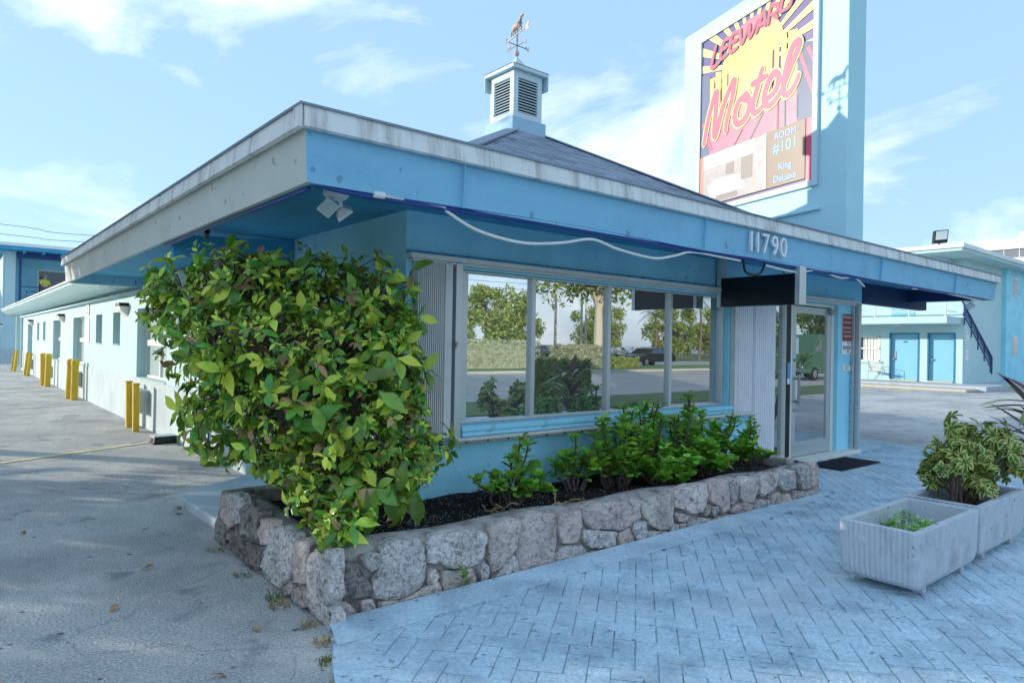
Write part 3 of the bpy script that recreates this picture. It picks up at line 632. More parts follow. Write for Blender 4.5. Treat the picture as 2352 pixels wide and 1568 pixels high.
box('sticker', 'print_blue', 5.715, 5.785, .038, .0415, 1.12, 1.33, df); box('sticker', 'print_white', 5.715, 5.785, .038, .0415, 1.05, 1.118, df)
box('threshold', 'frame_white', 5.2, 7.5, -.13, .05, .028, .085, off, bevel=.006)
# soffit, fascia, trim
EX0, EX1, EY0, EY1 = -1.22, 10.29, -1.0, 8.44
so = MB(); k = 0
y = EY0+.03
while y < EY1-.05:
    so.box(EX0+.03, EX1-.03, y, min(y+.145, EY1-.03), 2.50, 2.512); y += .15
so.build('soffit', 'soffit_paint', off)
fa = MB()
fs_side = MB(); fa_front = fa
for (p, q) in (((EX0, EY0), (EX1, EY0)), ((EX1, EY0), (EX1, EY1)), ((EX1, EY1), (EX0, EY1)), ((EX0, EY1), (EX0, EY0))):
    fa = fs_side if (p[0] == EX0 and q[0] == EX0) else fa_front
    d = Vector((q[0]-p[0], q[1]-p[1], 0)).normalized(); nrm = Vector((d.y, -d.x, 0)); p, q = Vector((*p, 0)), Vector((*q, 0))
    a, b = p, q
    prof = [(0, 2.63), (-.02, 2.345), (-.055, 2.345), (-.04, 2.63)]
    base = len(fa.v)
    for pt, sg in ((a, 1), (b, -1)):
        for o_, z in prof: fa.v.append(tuple(pt+nrm*o_+d*sg*(-o_)+Vector((0, 0, z))))
    fa.f += [(base+i, base+(i+1) % 4, base+4+(i+1) % 4, base+4+i) for i in range(4)]+[(base, base+1, base+2, base+3), (base+7, base+6, base+5, base+4)]
fasc = fa_front.build('fascia', 'fascia_paint', off); fs_side.build('side_fascia', 'side_fascia_paint', off)
def trim_run(p, q, n):
    p, q = Vector((*p, 0)), Vector((*q, 0)); d = (q-p).normalized(); nrm = Vector((d.y, -d.x, 0)); L = (q-p).length/n
    for k in range(n):
        a = p+d*(L*k+.004); b = p+d*(L*(k+1)-.004); mb = MB(); base = 0
        j = random.uniform(-.003, .003)
        prof = [(.035+j, 2.735), (.05+j, 2.62), (.03, 2.612), (.002, 2.625), (.002, 2.735)]
        for pt in (a, b):
            for o_, z in prof: mb.v.append(tuple(pt+nrm*o_+Vector((0, 0, z))))
        mb.f += [(i, (i+1) % 5, 5+(i+1) % 5, 5+i) for i in range(5)]+[(4, 3, 2, 1, 0), (5, 6, 7, 8, 9)]
        mb.build('trim_panel', 'trim_metal', fasc)
trim_run((EX0-.03, EY0), (EX1+.03, EY0), 4); trim_run((EX1, EY0-.03), (EX1, EY1+.03), 4); trim_run((EX1, EY1), (EX0, EY1), 4); trim_run((EX0, EY1+.03), (EX0, EY0-.03), 4)
MB().box(EX0-.046, EX0-.036, EY0-.04, EY0+.055, 2.615, 2.74).build('trim_cap', 'trim_metal', fasc)
# beams under the eaves
box('eave_beam', 'beam_navy', W, EX1-.1, -.02, .1, 2.2, 2.498, off); box('eave_beam', 'beam_navy', EX1-.9, EX1-.75, -.9, 8.3, 2.3, 2.498, off)
ob = MB().obox((-.55, 2.2, 2.36), (.56, 0, .03), (0, .04, 0), (0, 0, .1)).build('outrigger_beam', 'soffit_paint', off)
pl = MB().obox((-.12, 2.155, 2.37), (.11, 0, .006), (0, .006, 0), (0, 0, .11)).build('bolt_plate', 'soffit_paint', ob)
# roof
def roof_z(x, y):
    f = max(2.735+.25*(y-EY0+.04), 4.70-.55*(3.40-y)); b = max(2.735+.25*(EY1-y+.04), 4.70-.55*(y-4.06))
    l_ = max(2.735+.25*(x-EX0+.04), 4.70-.5*(3.81-x)); r_ = max(2.735+.25*(EX1-x+.04), 4.70-.5*(x-4.47))
    return min(f, b, l_, r_, 4.75)
nx, ny = 116, 96
X = np.linspace(EX0-.05, EX1+.05, nx); Y = np.linspace(EY0-.05, EY1+.05, ny)
rv = [(x, y, roof_z(x, y)) for y in Y for x in X]
rf_ = [(j*nx+i, j*nx+i+1, (j+1)*nx+i+1, (j+1)*nx+i) for j in range(ny-1) for i in range(nx-1)]
rb = MB().add(rv, rf_); roof = rb.build('roof', 'shingle', off)
mo = roof.modifiers.new('thick', 'SOLIDIFY'); mo.thickness = .012; mo.offset = 1
# shingle tabs on the steep pyramid
def shingle_mesh(k):
    r_ = random.Random(k); w = .31
    mb = MB().add([(-w/2, 0, .012), (w/2, 0, .012), (w/2, .19, .001), (-w/2, .19, .001), (-w/2, 0, .002), (w/2, 0, .002)], [(0, 1, 2, 3), (4, 5, 1, 0), (0, 3, 4), (1, 5, 2)])
    me = bpy.data.meshes.new('shingle'); me.from_pydata(mb.v, [], mb.f); me.materials.append(MATS['shingle']); return me
SH = [shingle_mesh(k) for k in range(2)]
items = []
def shingle_face(origin, along, inward, slope, half):
    up = Vector((inward[0], inward[1], slope)).normalized(); al = Vector((*along, 0)); nr = al.cross(up)
    if nr.z < 0: al = -al; nr = al.cross(up)
    L = math.hypot(1, slope)
    for r_ in range(0, 26):
        p0 = Vector(origin) - up*(.135*(r_+1))
        for c in range(-24, 25):
            p = p0+al*((c+.5*(r_ % 2))*.315+random.uniform(-.006, .006))
            zz = roof_z(p.x, p.y)
            if abs(zz-p.z) > .012: continue
            q = p+up*.1; bad = False
            for e_ in (-.15, .15):
                for q in (p+al*e_, p+al*e_+up*.12):
                    if abs(roof_z(q.x, q.y)-q.z) > .012: bad = True
            if bad: continue
            M = Matrix((al, up, nr)).transposed().to_4x4(); M.translation = p+nr*(.014+random.uniform(0, .003)); items.append((SH[0], M))
shingle_face((4.14, 3.40, 4.70), (1, 0), (0, 1), .55, .33)
shingle_face((3.81, 3.73, 4.70), (0, 1), (1, 0), .5, .33)
shingle_face((4.47, 3.73, 4.70), (0, 1), (-1, 0), .5, .33)
pieces('shingle', items, 'shingle', roof, 300, 'shingle_field')
# hip caps
hc = MB()
for sx, sy, x0, y0 in ((-1, -1, 3.81, 3.40), (1, -1, 4.47, 3.40), (-1, 1, 3.81, 4.06)):
    d = Vector((sx/.5, sy/.55, -1))
    a = Vector((x0, y0, 4.715)); hc.bar(a, a+d*1.55, .2, .02)
hc.build('hip_cap', 'shingle', roof)
for x in (-.2, 2.35, 5.92, 8.4): MB().obox((x, EY0-.0105, 2.487), (.0022, 0, 0), (0, .012, .14*.07), (0, -.0098, .138)).build('board_joint', 'fascia_paint', fasc)
# house number
for dgt, x in zip('11790', (3.055, 3.165, 3.30, 3.47, 3.63)): put_text('house_number', dgt, .275, 'white_plastic', (x, EY0-.024, 2.482), (1, 0, 0), (0, 0, 1), fasc, extrude=.011)

# ================================================================== CUPOLA + VANE
CX_, CY_ = 4.14, 3.73
cu_ = thing('cupola', 'white louvred cupola on the pyramid roof peak', 'cupola', (CX_, CY_, 4.45))
def cb(name, m_, x0, x1, y0, y1, z0, z1, par=cu_, bevel=0): return box(name, m_, x0, x1, y0, y1, z0-4.45, z1-4.45, par, bevel)
cb('plinth', 'cupola_blue', -.335, .335, -.335, .335, 4.45, 4.92, bevel=.006)
cb('core', 'louvre_dark', -.235, .235, -.235, .235, 4.92, 5.6)
bd = MB(); h = .285
for sx in (-1, 1):
    for sy in (-1, 1): bd.box(min(sx*h, sx*(h-.09)), max(sx*h, sx*(h-.09)), min(sy*h, sy*(h-.09)), max(sy*h, sy*(h-.09)), 5.01-4.45, 5.54-4.45)
bd.box(-h, h, -h, h, 4.92-4.45, 5.01-4.45).box(-h, h, -h, h, 5.54-4.45, 5.64-4.45)
bd.build('louvre_frame', 'cupola_white', cu_)
lm = MB().obox((0, 0, 0), (.194, 0, 0), (0, .022, .014), (0, -.003, .005)); lme = bpy.data.meshes.new('slat'); lme.from_pydata(lm.v, [], lm.f); lme.materials.append(MATS['cupola_white'])
for k in range(4):
    fr = cb('louvre', 'louvre_dark', -.193, .193, -.241, -.236, 5.012, 5.538)
    fr.rotation_euler = (0, 0, k*math.pi/2)
    for i in range(12):
        o = link('slat', lme, fr); o.location = (0, -.262, .585+i*.0435)
cp = MB(); e = .355
cp.box(-e, e, -e, e, 5.645-4.45, 5.70-4.45)
zz = [5.70-4.45, 5.80-4.45, 5.98-4.45]; hh = [e+.012, .125, .012]
for a in range(2):
    A, B = hh[a], hh[a+1]
    for k in range(4):
        c_ = [(-1, -1), (1, -1), (1, 1), (-1, 1)]; p, q = c_[k], c_[(k+1) % 4]
        cp.quad((p[0]*A, p[1]*A, zz[a]), (q[0]*A, q[1]*A, zz[a]), (q[0]*B, q[1]*B, zz[a+1]), (p[0]*B, p[1]*B, zz[a+1]))
cp.build('cap', 'cupola_white', cu_)
MB().box(-e, e, e-.012, e, 5.43-4.45, 5.6445-4.45).box(e-.012, e, -e, e-.0125, 5.43-4.45, 5.6445-4.45).build('cap_skirt', 'cupola_white', cu_)
wv = thing('weather_vane', 'copper weather vane with a horse, an arrow and compass letters', 'weather vane', (CX_, CY_, 5.97)); wv.scale = (.9, .9, .92)
MB().tube([(0, 0, 0), (0, 0, .48)], .011, 8).build('pole', 'vane_dark', wv)
def ball(r, z, m_): MB().lathe([(r*math.sin(math.pi*i/8)+.0005, z-r*math.cos(math.pi*i/8)) for i in range(9)], n=12).build('ball', m_, wv, smooth=True)
ball(.045, .07, 'vane_copper'); ball(.022, .305, 'vane_copper')
am = MB().bar((-.2, 0, .21), (.2, 0, .21), .012).bar((0, -.2, .21), (0, .2, .21), .012).build('compass_arms', 'vane_dark', wv)
for s, x, y in (('N', .23, 0), ('S', -.23, 0), ('E', 0, -.23), ('W', 0, .23)):
    put_text('compass_letter', s, .11, 'vane_copper', (x, y, .21), (.9 if x else 0, -1 if not x else 0, 0), (0, 0, 1), wv, extrude=.006)
ad = Vector((-.21, -.98, 0))
ar = MB().bar(ad*-.34+Vector((0, 0, .40)), ad*.36+Vector((0, 0, .40)), .014)
tip = -ad*.42
ar.add([tip+Vector((0, 0, .40)), -ad*.32+Vector((0, 0, .445)), -ad*.32+Vector((0, 0, .355)), -ad*.33+Vector((.012, 0, .40))], [(0, 1, 3), (0, 3, 2), (0, 2, 1), (1, 2, 3)])
for t0, t1 in ((.30, .44),): ar.add([ad*t0+Vector((.004, 0, .36)), ad*(t1)+Vector((.004, 0, .33)), ad*(t1-.05)+Vector((.004, 0, .40)), ad*t1+Vector((.004, 0, .47)), ad*t0+Vector((.004, 0, .44)), ad*t0+Vector((-.004, 0, .36)), ad*(t1)+Vector((-.004, 0, .33)), ad*(t1-.05)+Vector((-.004, 0, .40)), ad*t1+Vector((-.004, 0, .47)), ad*t0+Vector((-.004, 0, .44))], [(0, 1, 2, 3, 4), (9, 8, 7, 6, 5), (0, 5, 6, 1), (1, 6, 7, 2), (2, 7, 8, 3), (3, 8, 9, 4), (4, 9, 5, 0)])
ar.build('arrow', 'vane_copper', wv)
hb_ = MB(); A3 = lambda t, z, s=0: ad*t+Vector((s, 0, z))
hb_.tube([A3(-.16, .53), A3(-.08, .55), A3(.02, .54), A3(.10, .56)], [.035, .05, .045, .045], 8)
hb_.tube([A3(.09, .57), A3(.13, .63), A3(.16, .67)], [.035, .026, .022], 8).tube([A3(.15, .67), A3(.215, .645)], [.024, .014], 8)
hb_.tube([A3(-.16, .55), A3(-.215, .50), A3(-.22, .44)], [.018, .022, .008], 6)
for t_, s, b_ in ((-.13, .02, .02), (-.10, -.02, -.03), (.08, .02, .05), (.10, -.02, -.02)): hb_.tube([A3(t_, .53, s), A3(t_+b_, .475, s), A3(t_+b_*.3, .41, s)], [.018, .012, .009], 6)
hb_.build('horse', 'vane_copper', wv, smooth=True)
# ================================================================== SIGN PYLON
SA = R(17); hv = Vector((math.sin(SA), math.cos(SA), 0)); nv = Vector((-math.cos(SA), math.sin(SA), 0)); R0 = Vector((7.072, -.064, 0))
pyl = thing('sign_pylon', 'tall pale blue sign pylon with a sunset motel billboard', 'sign', (R0.x, R0.y, 0))
def SP(h_, z, o_=0): return hv*h_+nv*o_+Vector((0, 0, z))       # relative to the pylon's base point
def sbox(mb, h0, h1, z0, z1, o0, o1):
    return mb.obox(SP((h0+h1)/2, (z0+z1)/2, (o0+o1)/2), hv*(h1-h0)/2, nv*(o1-o0)/2, Vector((0, 0, (z1-z0)/2)))
sbox(MB(), 0, 3.78, 2.56, 7.42, -.34, 0).build('slab', 'sign_paint', pyl, bevel=.02)
fr = MB()
for a in ((.50, .60, 3.93, 7.2), (3.22, 3.32, 3.93, 7.2), (.60, 3.22, 3.93, 4.02), (.60, 3.22, 7.1, 7.2)): sbox(fr, a[0], a[1], a[2], a[3], 0.001, .05)
fr.build('frame', 'cupola_white', pyl, bevel=.008)
led = MB(); sbox(led, .45, 3.37, 3.56, 3.60, .001, .05); led.build('ledge', 'sign_paint', pyl, bevel=.006)
art = sbox(MB(), .60, 3.22, 4.02, 7.1, .001, .012).build('art_panel', 'art_purple', pyl)
lay = [.0135]
def flat(name, m_, poly, o_=None):
    if o_ is None: lay[0] += .0006; o_ = lay[0]
    n_ = len(poly)
    mb = MB().add([SP(a, b, o_) for a, b in poly], [tuple(range(n_))]); ob_ = mb.build(name, m_, art, fix=False)
    # face outwards
    me_ = ob_.data
    if me_.polygons[0].normal.dot(nv) < 0: me_.flip_normals()
    return ob_
def clip(poly, h0=.60, h1=3.22, z0=4.02, z1=7.1):
    def cut(P, f, inter):
        out = []
        for i in range(len(P)):
            a, b = P[i-1], P[i]
            if f(b):
                if not f(a): out.append(inter(a, b))
                out.append(b)
            elif f(a): out.append(inter(a, b))
        return out
    li = lambda k, c: (lambda a, b: tuple(a[q]+(b[q]-a[q])*(c-a[k])/(b[k]-a[k]) for q in (0, 1)))
    for k, c, s in ((0, h0, 1), (0, h1, -1), (1, z0, 1), (1, z1, -1)):
        if poly: poly = cut(poly, lambda p: s*(p[k]-c) >= 0, li(k, c))
    return poly
# sunburst
sc_ = (1.93, 6.25)
for k in range(17):
    a0 = R(-12+k*12.3); a1 = a0+R(5.6)
    P = clip([(sc_[0]+.6*math.cos(a0), sc_[1]+.6*math.sin(a0)), (sc_[0]+2.6*math.cos(a0), sc_[1]+2.6*math.sin(a0)), (sc_[0]+2.6*math.cos(a1), sc_[1]+2.6*math.sin(a1)), (sc_[0]+.6*math.cos(a1), sc_[1]+.6*math.sin(a1))])
    if len(P) > 2: flat('sun_ray', 'art_cream', P)
# city at both sides, drawn flat
lay[0] += .0004
for (a, b, z) in ((2.98, 3.22, 6.5), (.6, .92, 6.2)): flat('skyline', 'art_navy', [(a, 4.97), (b, 4.97), (b, z), (a, z-.1)])
rs = random.Random(3)
wl_ = MB()
for k in range(60):
    a = rs.choice((rs.uniform(3.0, 3.19), rs.uniform(.62, .88))); z = rs.uniform(5.3, 6.1); o_ = .0205
    wl_.add([SP(a, z, o_), SP(a+.025, z, o_), SP(a+.025, z+.018, o_), SP(a, z+.018, o_)], [(0, 1, 2, 3)])
wl_.build('skyline_lights', 'print_white', art, fix=False)
def grad_mat(name, c0, c1, z0, z1):
    M = mat(name, c0, .35); n, l = M.node_tree.nodes, M.node_tree.links
    geo = N(n, 'ShaderNodeNewGeometry'); sx = N(n, 'ShaderNodeSeparateXYZ'); l.new(geo.outputs['Position'], sx.inputs[0])
    mr = N(n, 'ShaderNodeMapRange'); mr.inputs['From Min'].default_value = z0; mr.inputs['From Max'].default_value = z1; l.new(sx.outputs['Z'], mr.inputs['Value'])
    q = N(n, 'ShaderNodeMix', data_type='RGBA'); l.new(mr.outputs[0], q.inputs['Factor']); q.inputs['A'].default_value = c0; q.inputs['B'].default_value = c1
    l.new(q.outputs['Result'], n['Principled BSDF'].inputs['Base Color'])
grad_mat('art_sun', lin(250, 214, 110, .85), lin(240, 110, 140, .85), 6.5, 6.95)
grad_mat('art_tower', lin(236, 110, 140, .85), lin(250, 226, 110, .85), 5.3, 6.4)
lay[0] = .021
flat('sun_disc', 'art_sun', [(sc_[0]+.74*math.cos(R(a)), 6.28+.74*math.sin(R(a))) for a in range(0, 181, 6)])
flat('lower_wall', 'art_pink', [(.60, 4.95), (3.22, 4.95), (3.22, 5.15), (2.7, 5.5), (1.2, 5.5), (.85, 5.47), (.60, 5.40)])
flat('tower', 'art_tower', [(1.45, 4.97), (2.49, 4.97), (2.49, 6.47), (1.45, 6.47)])
for a, b, z in ((2.87, 3.01, 6.37), (2.68, 2.83, 6.42), (2.52, 2.65, 6.45), (1.30, 1.40, 6.47), (1.15, 1.26, 6.47), (.92, 1.11, 6.45)): flat('tower_fin', 'art_tower', [(a, 5.2), (b, 5.2), (b, z), (a, z-.04)])
for a, b in (((3.2, 5.6), (2.95, 5.05)), ((.9, 6.0), (.62, 5.3)), ((.75, 6.05), (.6, 5.75))): flat('slanted_bar', 'art_rose', [(a[0], a[1]), (a[0]-.07, a[1]), (b[0]-.07, b[1]), (b[0], b[1])])
for p_ in ([(1.9, 4.99), (1.62, 5.33), (1.66, 5.36), (1.95, 4.99)], [(1.3, 4.99), (1.34, 4.99), (1.34, 5.42), (1.3, 5.42)], [(1.15, 4.99), (1.18, 4.99), (1.18, 5.42), (1.15, 5.42)], [(.9, 5.05), (.93, 5.05), (.93, 5.4), (.9, 5.4)], [(2.3, 4.99), (2.1, 5.2), (2.13, 5.22), (2.34, 4.99)]): flat('outline_bar', 'art_dark', p_)
flat('base_band', 'art_rose', [(.60, 4.02), (.72, 4.02), (.72, 4.97), (.60, 4.97)]); flat('base_band', 'art_salmon', [(3.12, 4.02), (3.22, 4.02), (3.22, 4.97), (3.12, 4.97)])
# lettering as painted strokes
def ribbon(mb, pts, w, o_, taper=True):
    P = [p for p in smooth_path([(a, b, 0) for a, b in pts], 7)]
    base = len(mb.v); n_ = len(P)
    for i, p in enumerate(P):
        d = (P[min(i+1, n_-1)]-P[max(i-1, 0)]).normalized(); s = Vector((-d.y, d.x, 0)); t = i/(n_-1)
        ww = w*(.62+.38*math.sin(math.pi*min(1, .15+t*.8)) if taper else 1)/2
        for q in (-1, 1): mb.v.append(tuple(SP(p.x+s.x*ww*q, p.y+s.y*ww*q, o_+.0015*t)))
    for i in range(n_-1): mb.f.append((base+2*i, base+2*i+1, base+2*i+3, base+2*i+2))
    for e_, i in ((0, 0), (n_-1, n_-1)):
        c = P[i]; k0 = len(mb.v); mb.v.append(tuple(SP(c.x, c.y, o_+.0015*i/(n_-1)+.00005)))
        ww = w*.31
        for k in range(11): mb.v.append(tuple(SP(c.x+ww*math.cos(k*math.pi/5), c.y+ww*math.sin(k*math.pi/5), o_+.0015*i/(n_-1)+.00005)))
        for k in range(10): mb.f.append((k0, k0+1+k, k0+2+k))
def strokes(name, data, w, w2, m_in, m_out, o_):
    a, b = MB(), MB()
    for s in data: ribbon(a, s, w2, o_); ribbon(b, s, w, o_+.004)
    for mb, mm, nm_ in ((a, m_out, name+'_outline'), (b, m_in, name)):
        ob_ = mb.build(nm_, mm, art, fix=False)
strokes('script_lettering', SCRIPT, .115, .175, 'art_rose', 'art_cream', .034)
strokes('brush_lettering', [[(a, b) for a, b in s] for s in BRUSH], .055, .085, 'art_rose', 'art_dark', .034)
# video board
lay[0] = .040
vb = sbox(MB(), .73, 3.12, 4.07, 4.98, .0125, .039).build('video_board', 'led_brown', art)
for nm_, mm, P in (('room_picture', 'led_grey', [(1.53, 4.08), (3.11, 4.08), (3.11, 4.97), (1.53, 4.97)]), ('room_ceiling', 'led_white', [(1.8, 4.75), (3.11, 4.72), (3.11, 4.97), (1.8, 4.97)]), ('room_bed', 'led_white', [(2.0, 4.2), (2.9, 4.18), (3.0, 4.4), (2.75, 4.5), (2.1, 4.45)]), ('room_bench', 'led_dark', [(2.2, 4.1), (2.75, 4.1), (2.75, 4.2), (2.2, 4.2)]),
                   ('room_picture_frame', 'led_dark', [(2.3, 4.5), (2.5, 4.52), (2.5, 4.7), (2.3, 4.7)]), ('room_door', 'led_dark', [(1.85, 4.35), (2.12, 4.35), (2.12, 4.72), (1.85, 4.72)]), ('room_column', 'led_white', [(1.53, 4.08), (1.6, 4.08), (1.6, 4.97), (1.53, 4.97)])):
    flat(nm_, mm, P)
for s, z, sz in (('ROOM', 4.86, .15), ('#101', 4.67, .25), ('King', 4.36, .15), ('DeLuxe', 4.18, .15)):
    put_text('board_text', s, sz, 'led_blue', SP(1.13, z, .042), -hv, (0, 0, 1), art, extrude=.001)

# ================================================================== WING
XL = -.07
wing = thing('motel_wing', 'long low white guest wing with recessed windows and gutter', 'building', (0, 3.2, 0))
wy = lambda y: y-3.2
OPEN = [('tall', 6.85, 8.95, .80, 2.0), ('small', 10.47, 11.2, 1.35, 1.985), ('small', 12.43, 13.2, 1.35, 1.985), ('tall', 14.86, 16.7, .79, 1.98), ('tall', 19.2, 21.0, .78, 1.97), ('slit', 23.1, 23.85, 1.34, 1.975), ('slit', 25.05, 25.8, 1.33, 1.965), ('tall', 27.45, 29.4, .76, 1.95)]
wa = MB(); y0 = 3.2
wzs = []
for kind, a, b, z0, z1 in OPEN:
    wa.box(XL, XL+.3, wy(y0), wy(a), 0, 2.45); wa.box(XL, XL+.3, wy(a), wy(b), 0, z0); wa.box(XL, XL+.3, wy(a), wy(b), z1, 2.45); y0 = b
wa.box(XL, XL+.3, wy(y0), wy(32), 0, 2.45); wa.box(XL+.3, 7, wy(3.2), wy(3.5), 0, 2.45); wa.box(XL+.3, 7, wy(31.7), wy(32), 0, 2.45); wa.box(6.7, 7, wy(8.5), wy(31.7), 0, 2.45)
wa.build('wall', 'wall_paint_sun', wing)
pl_ = MB()
for a, b, z in ((3.2, 4.5, .80), (4.5, 14.0, .80), (14.0, 32.0, .70)): pl_.box(XL-.012, XL-.0005, wy(a), wy(b), .0, z)
# keep the painted plinth below the sills only
pl_ = MB(); ys = sorted([3.2, 32.0]+[v for o_ in OPEN for v in o_[1:3]])
for a, b in zip(ys[:-1], ys[1:]):
    top = .80
    for o_ in OPEN:
        if o_[1] <= a and b <= o_[2]: top = min(top, o_[3]-.004)
    pl_.box(XL-.012, XL-.0005, wy(a), wy(b), 0, top)
pl_.build('plinth', 'plinth_paint', wing)
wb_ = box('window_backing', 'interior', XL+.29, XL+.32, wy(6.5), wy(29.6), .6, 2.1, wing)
for kind, a, b, z0, z1 in OPEN:
    f_ = MB(); t = .05; x0, x1 = XL+.14, XL+.2
    f_.box(x0, x1, wy(a)+.001, wy(a)+t, z0, z1).box(x0, x1, wy(b)-t, wy(b)-.001, z0, z1).box(x0, x1, wy(a)+t, wy(b)-t, z1-t, z1-.001).box(x0, x1, wy(a)+t, wy(b)-t, z0+.001, z0+t)
    if kind == 'tall': f_.box(x0-.005, x1, wy(a)+t, wy(b)-t, 1.36, 1.46); f_.box(x0+.001, x1, wy((a+b)/2)-.025, wy((a+b)/2)+.025, z0+t, z1-t)
    if kind == 'small': f_.box(x0, x1, wy(a)+t, wy(b)-t, z0+t, z0+.12)
    wf_ = f_.build('window', 'frame_white', wing)
    if kind == 'tall':
        for q in (0, 1):
            ya = (a+t, (a+b)/2+.025)[q]; yb = ((a+b)/2-.025, b-t)[q]
            box('pane', 'glass_pale', x0+.03, x0+.035, wy(ya), wy(yb), z0+t, 1.36, wf_); box('pane', 'glass_pale', x0+.03, x0+.035, wy(ya), wy(yb), 1.46, z1-t, wf_)
    else: box('pane', 'dark_glass' if kind == 'small' else 'glass_pale', x0+.03, x0+.035, wy(a+t), wy(b-t), z0+t, z1-t, wf_)
    box('sill', 'wall_paint_sun', XL-.03, XL+.14, wy(a)-.0, wy(b)+.0, z0-.002, z0+.012, wf_)
# roof edge with its belly-shaped soffit
prof = [(-.62, 2.66), (-.62, 2.60), (-.585, 2.57)]
for k in range(1, 9):
    t = k/8; prof.append((-.585+.5*t, 2.57-.19*math.sin(t*math.pi*.62)))
prof += [(-.05, 2.45), (-.05, 2.66)]
MB().sweep(prof, wy(8.5), wy(35.4)).build('eave_cove', 'wall_paint_sun', wing, smooth=False)
box('eave_cap', 'trim_metal', -.66, -.5, wy(8.5), wy(35.5), 2.662, 2.70, wing)
box('wing_roof', 'roof_white', -.5, 7.1, wy(8.5), wy(35.4), 2.662, 2.72, wing)
MB().tube([(XL-.05, wy(8.4), 2.285), (XL-.05, wy(32.2), 2.29)], .035, 10).build('pipe', 'wall_paint_sun', wing, smooth=True)
cw = MB(); pts = []
for k in range(420):
    t = k/419; pts.append((XL-.025+.012*math.cos(k*1.7), wy(8.4+23.6*t), 2.345+.02*math.sin(k*1.1)))
cw.tube(pts, .006, 4); cw.build('looped_wire', 'black', wing)
MB().tube([(XL-.04, wy(31.6), .1), (XL-.04, wy(31.6), 2.4)], .05, 8).tube([(XL-.09, wy(33.2), .1), (XL-.09, wy(33.2), 2.4)], .06, 8).build('downpipe', 'wall_paint_sun', wing)
MB().tube([(XL-.03, wy(4.55), .02), (XL-.03, wy(4.52), .9), (XL-.03, wy(4.5), 2.3)], .014, 6).build('cable_drop', 'rail_blue', wing)
box('end_wall', 'wall_paint_sun', XL-.15, 3, wy(43), wy(43.3), 0, 2.5, wing); box('end_plinth', 'plinth_paint', XL-.165, 3, wy(42.98), wy(42.995), 0, .75, wing)
box('plaque', 'cream_wall', XL-.02, XL-.002, wy(14.1), wy(14.5), 2.0, 2.24, wing); box('plaque_panel', 'cream_wall', XL-.015, XL-.002, wy(14.05), wy(14.55), 1.35, 1.91, wing)
for z in (2.16, 2.06): box('plaque_mark', 'print_dark', XL-.0225, XL-.0205, wy(14.24), wy(14.36), z-.025, z+.025, wing)
# wall lights
WLAB = ['wedge shaped wall light beside the tall window nearest the hedge bush', 'wedge shaped wall light between the two middle tall windows', 'wedge shaped wall light above the farthest tall window', 'wedge shaped wall light on the end wall past the downpipe']
for k, (y, z, x) in enumerate(((9.9, 2.12, XL), (18.6, 2.11, XL), (27.4, 2.09, XL), (42.5, 2.1, XL-.15))):
    t_ = thing('wall_light', WLAB[k], 'light', (x, y, z), 0, 'wedge wall lights on the wing')
    MB().box(-.16, -.002, -.2, .2, -.05, .012).build('hood', 'black', t_, bevel=.005)
    q = MB(); q.add([(-.15, -.18, -.052), (-.15, .18, -.052), (-.002, -.18, -.052), (-.002, .18, -.052), (-.13, -.17, -.12), (-.13, .17, -.12), (-.002, -.14, -.24), (-.002, .14, -.24)], [(0, 1, 3, 2), (0, 4, 5, 1), (4, 6, 7, 5), (0, 2, 6, 4), (1, 5, 7, 3), (2, 3, 7, 6)]); q.build('lens', 'cream_wall', t_)
# bollards and wall boxes
def bollard(x, y, r_, h_, sq, label, grp, lean=0):
    t_ = thing('bollard', label, 'bollard', (x, y, 0), random.uniform(-.1, .1), grp); t_.rotation_euler[1] = lean
    if sq: MB().box(-r_, r_, -r_, r_, 0, h_).build('post', 'yellow_post', t_, bevel=.008); MB().box(-r_-.008, r_+.008, -r_-.008, r_+.008, h_+.001, h_+.03).build('cap', 'yellow_post', t_, bevel=.006)
    else: MB().lathe([(r_, 0), (r_, h_)], n=16).build('post', 'yellow_post', t_); MB().lathe([(r_+.01, h_-.1), (r_+.01, h_-.005), (r_, h_+.02), (r_*.6, h_+.035)], n=16).build('cap', 'yellow_post', t_)
PAIRS = [(-.27, 8.42, .045, .74, True, 'beside the grille box nearest the bush'), (-.295, 7.75, .045, .74, True, 'beside the grille box nearest the bush'), (-.35, 14.95, .075, .92, False, 'of the thick pair by the middle grille box'), (-.30, 14.45, .075, .92, False, 'of the thick pair by the middle grille box'),
         (-.34, 20.6, .078, .94, False, 'of the round pair by the third grille box'), (-.31, 19.8, .078, .94, False, 'of the round pair by the third grille box'), (-.33, 26.9, .05, .84, True, 'of the leaning pair under the last window'), (-.28, 26.3, .05, .84, True, 'of the leaning pair under the last window'), (-.44, 31.3, .05, .84, True, 'of the pair beside the downpipes'), (-.41, 30.5, .05, .84, True, 'of the pair beside the downpipes')]
for k, (x, y, r_, h_, sq, lab) in enumerate(PAIRS): bollard(x, y, r_, h_, sq, 'yellow '+('square' if sq else 'round')+' bollard '+lab+(', farther one' if k % 2 == 0 else ', bush side one'), 'yellow bollards along the wing', lean=(.1 if k in (6, 7, 8, 9) else random.uniform(-.02, .03)))
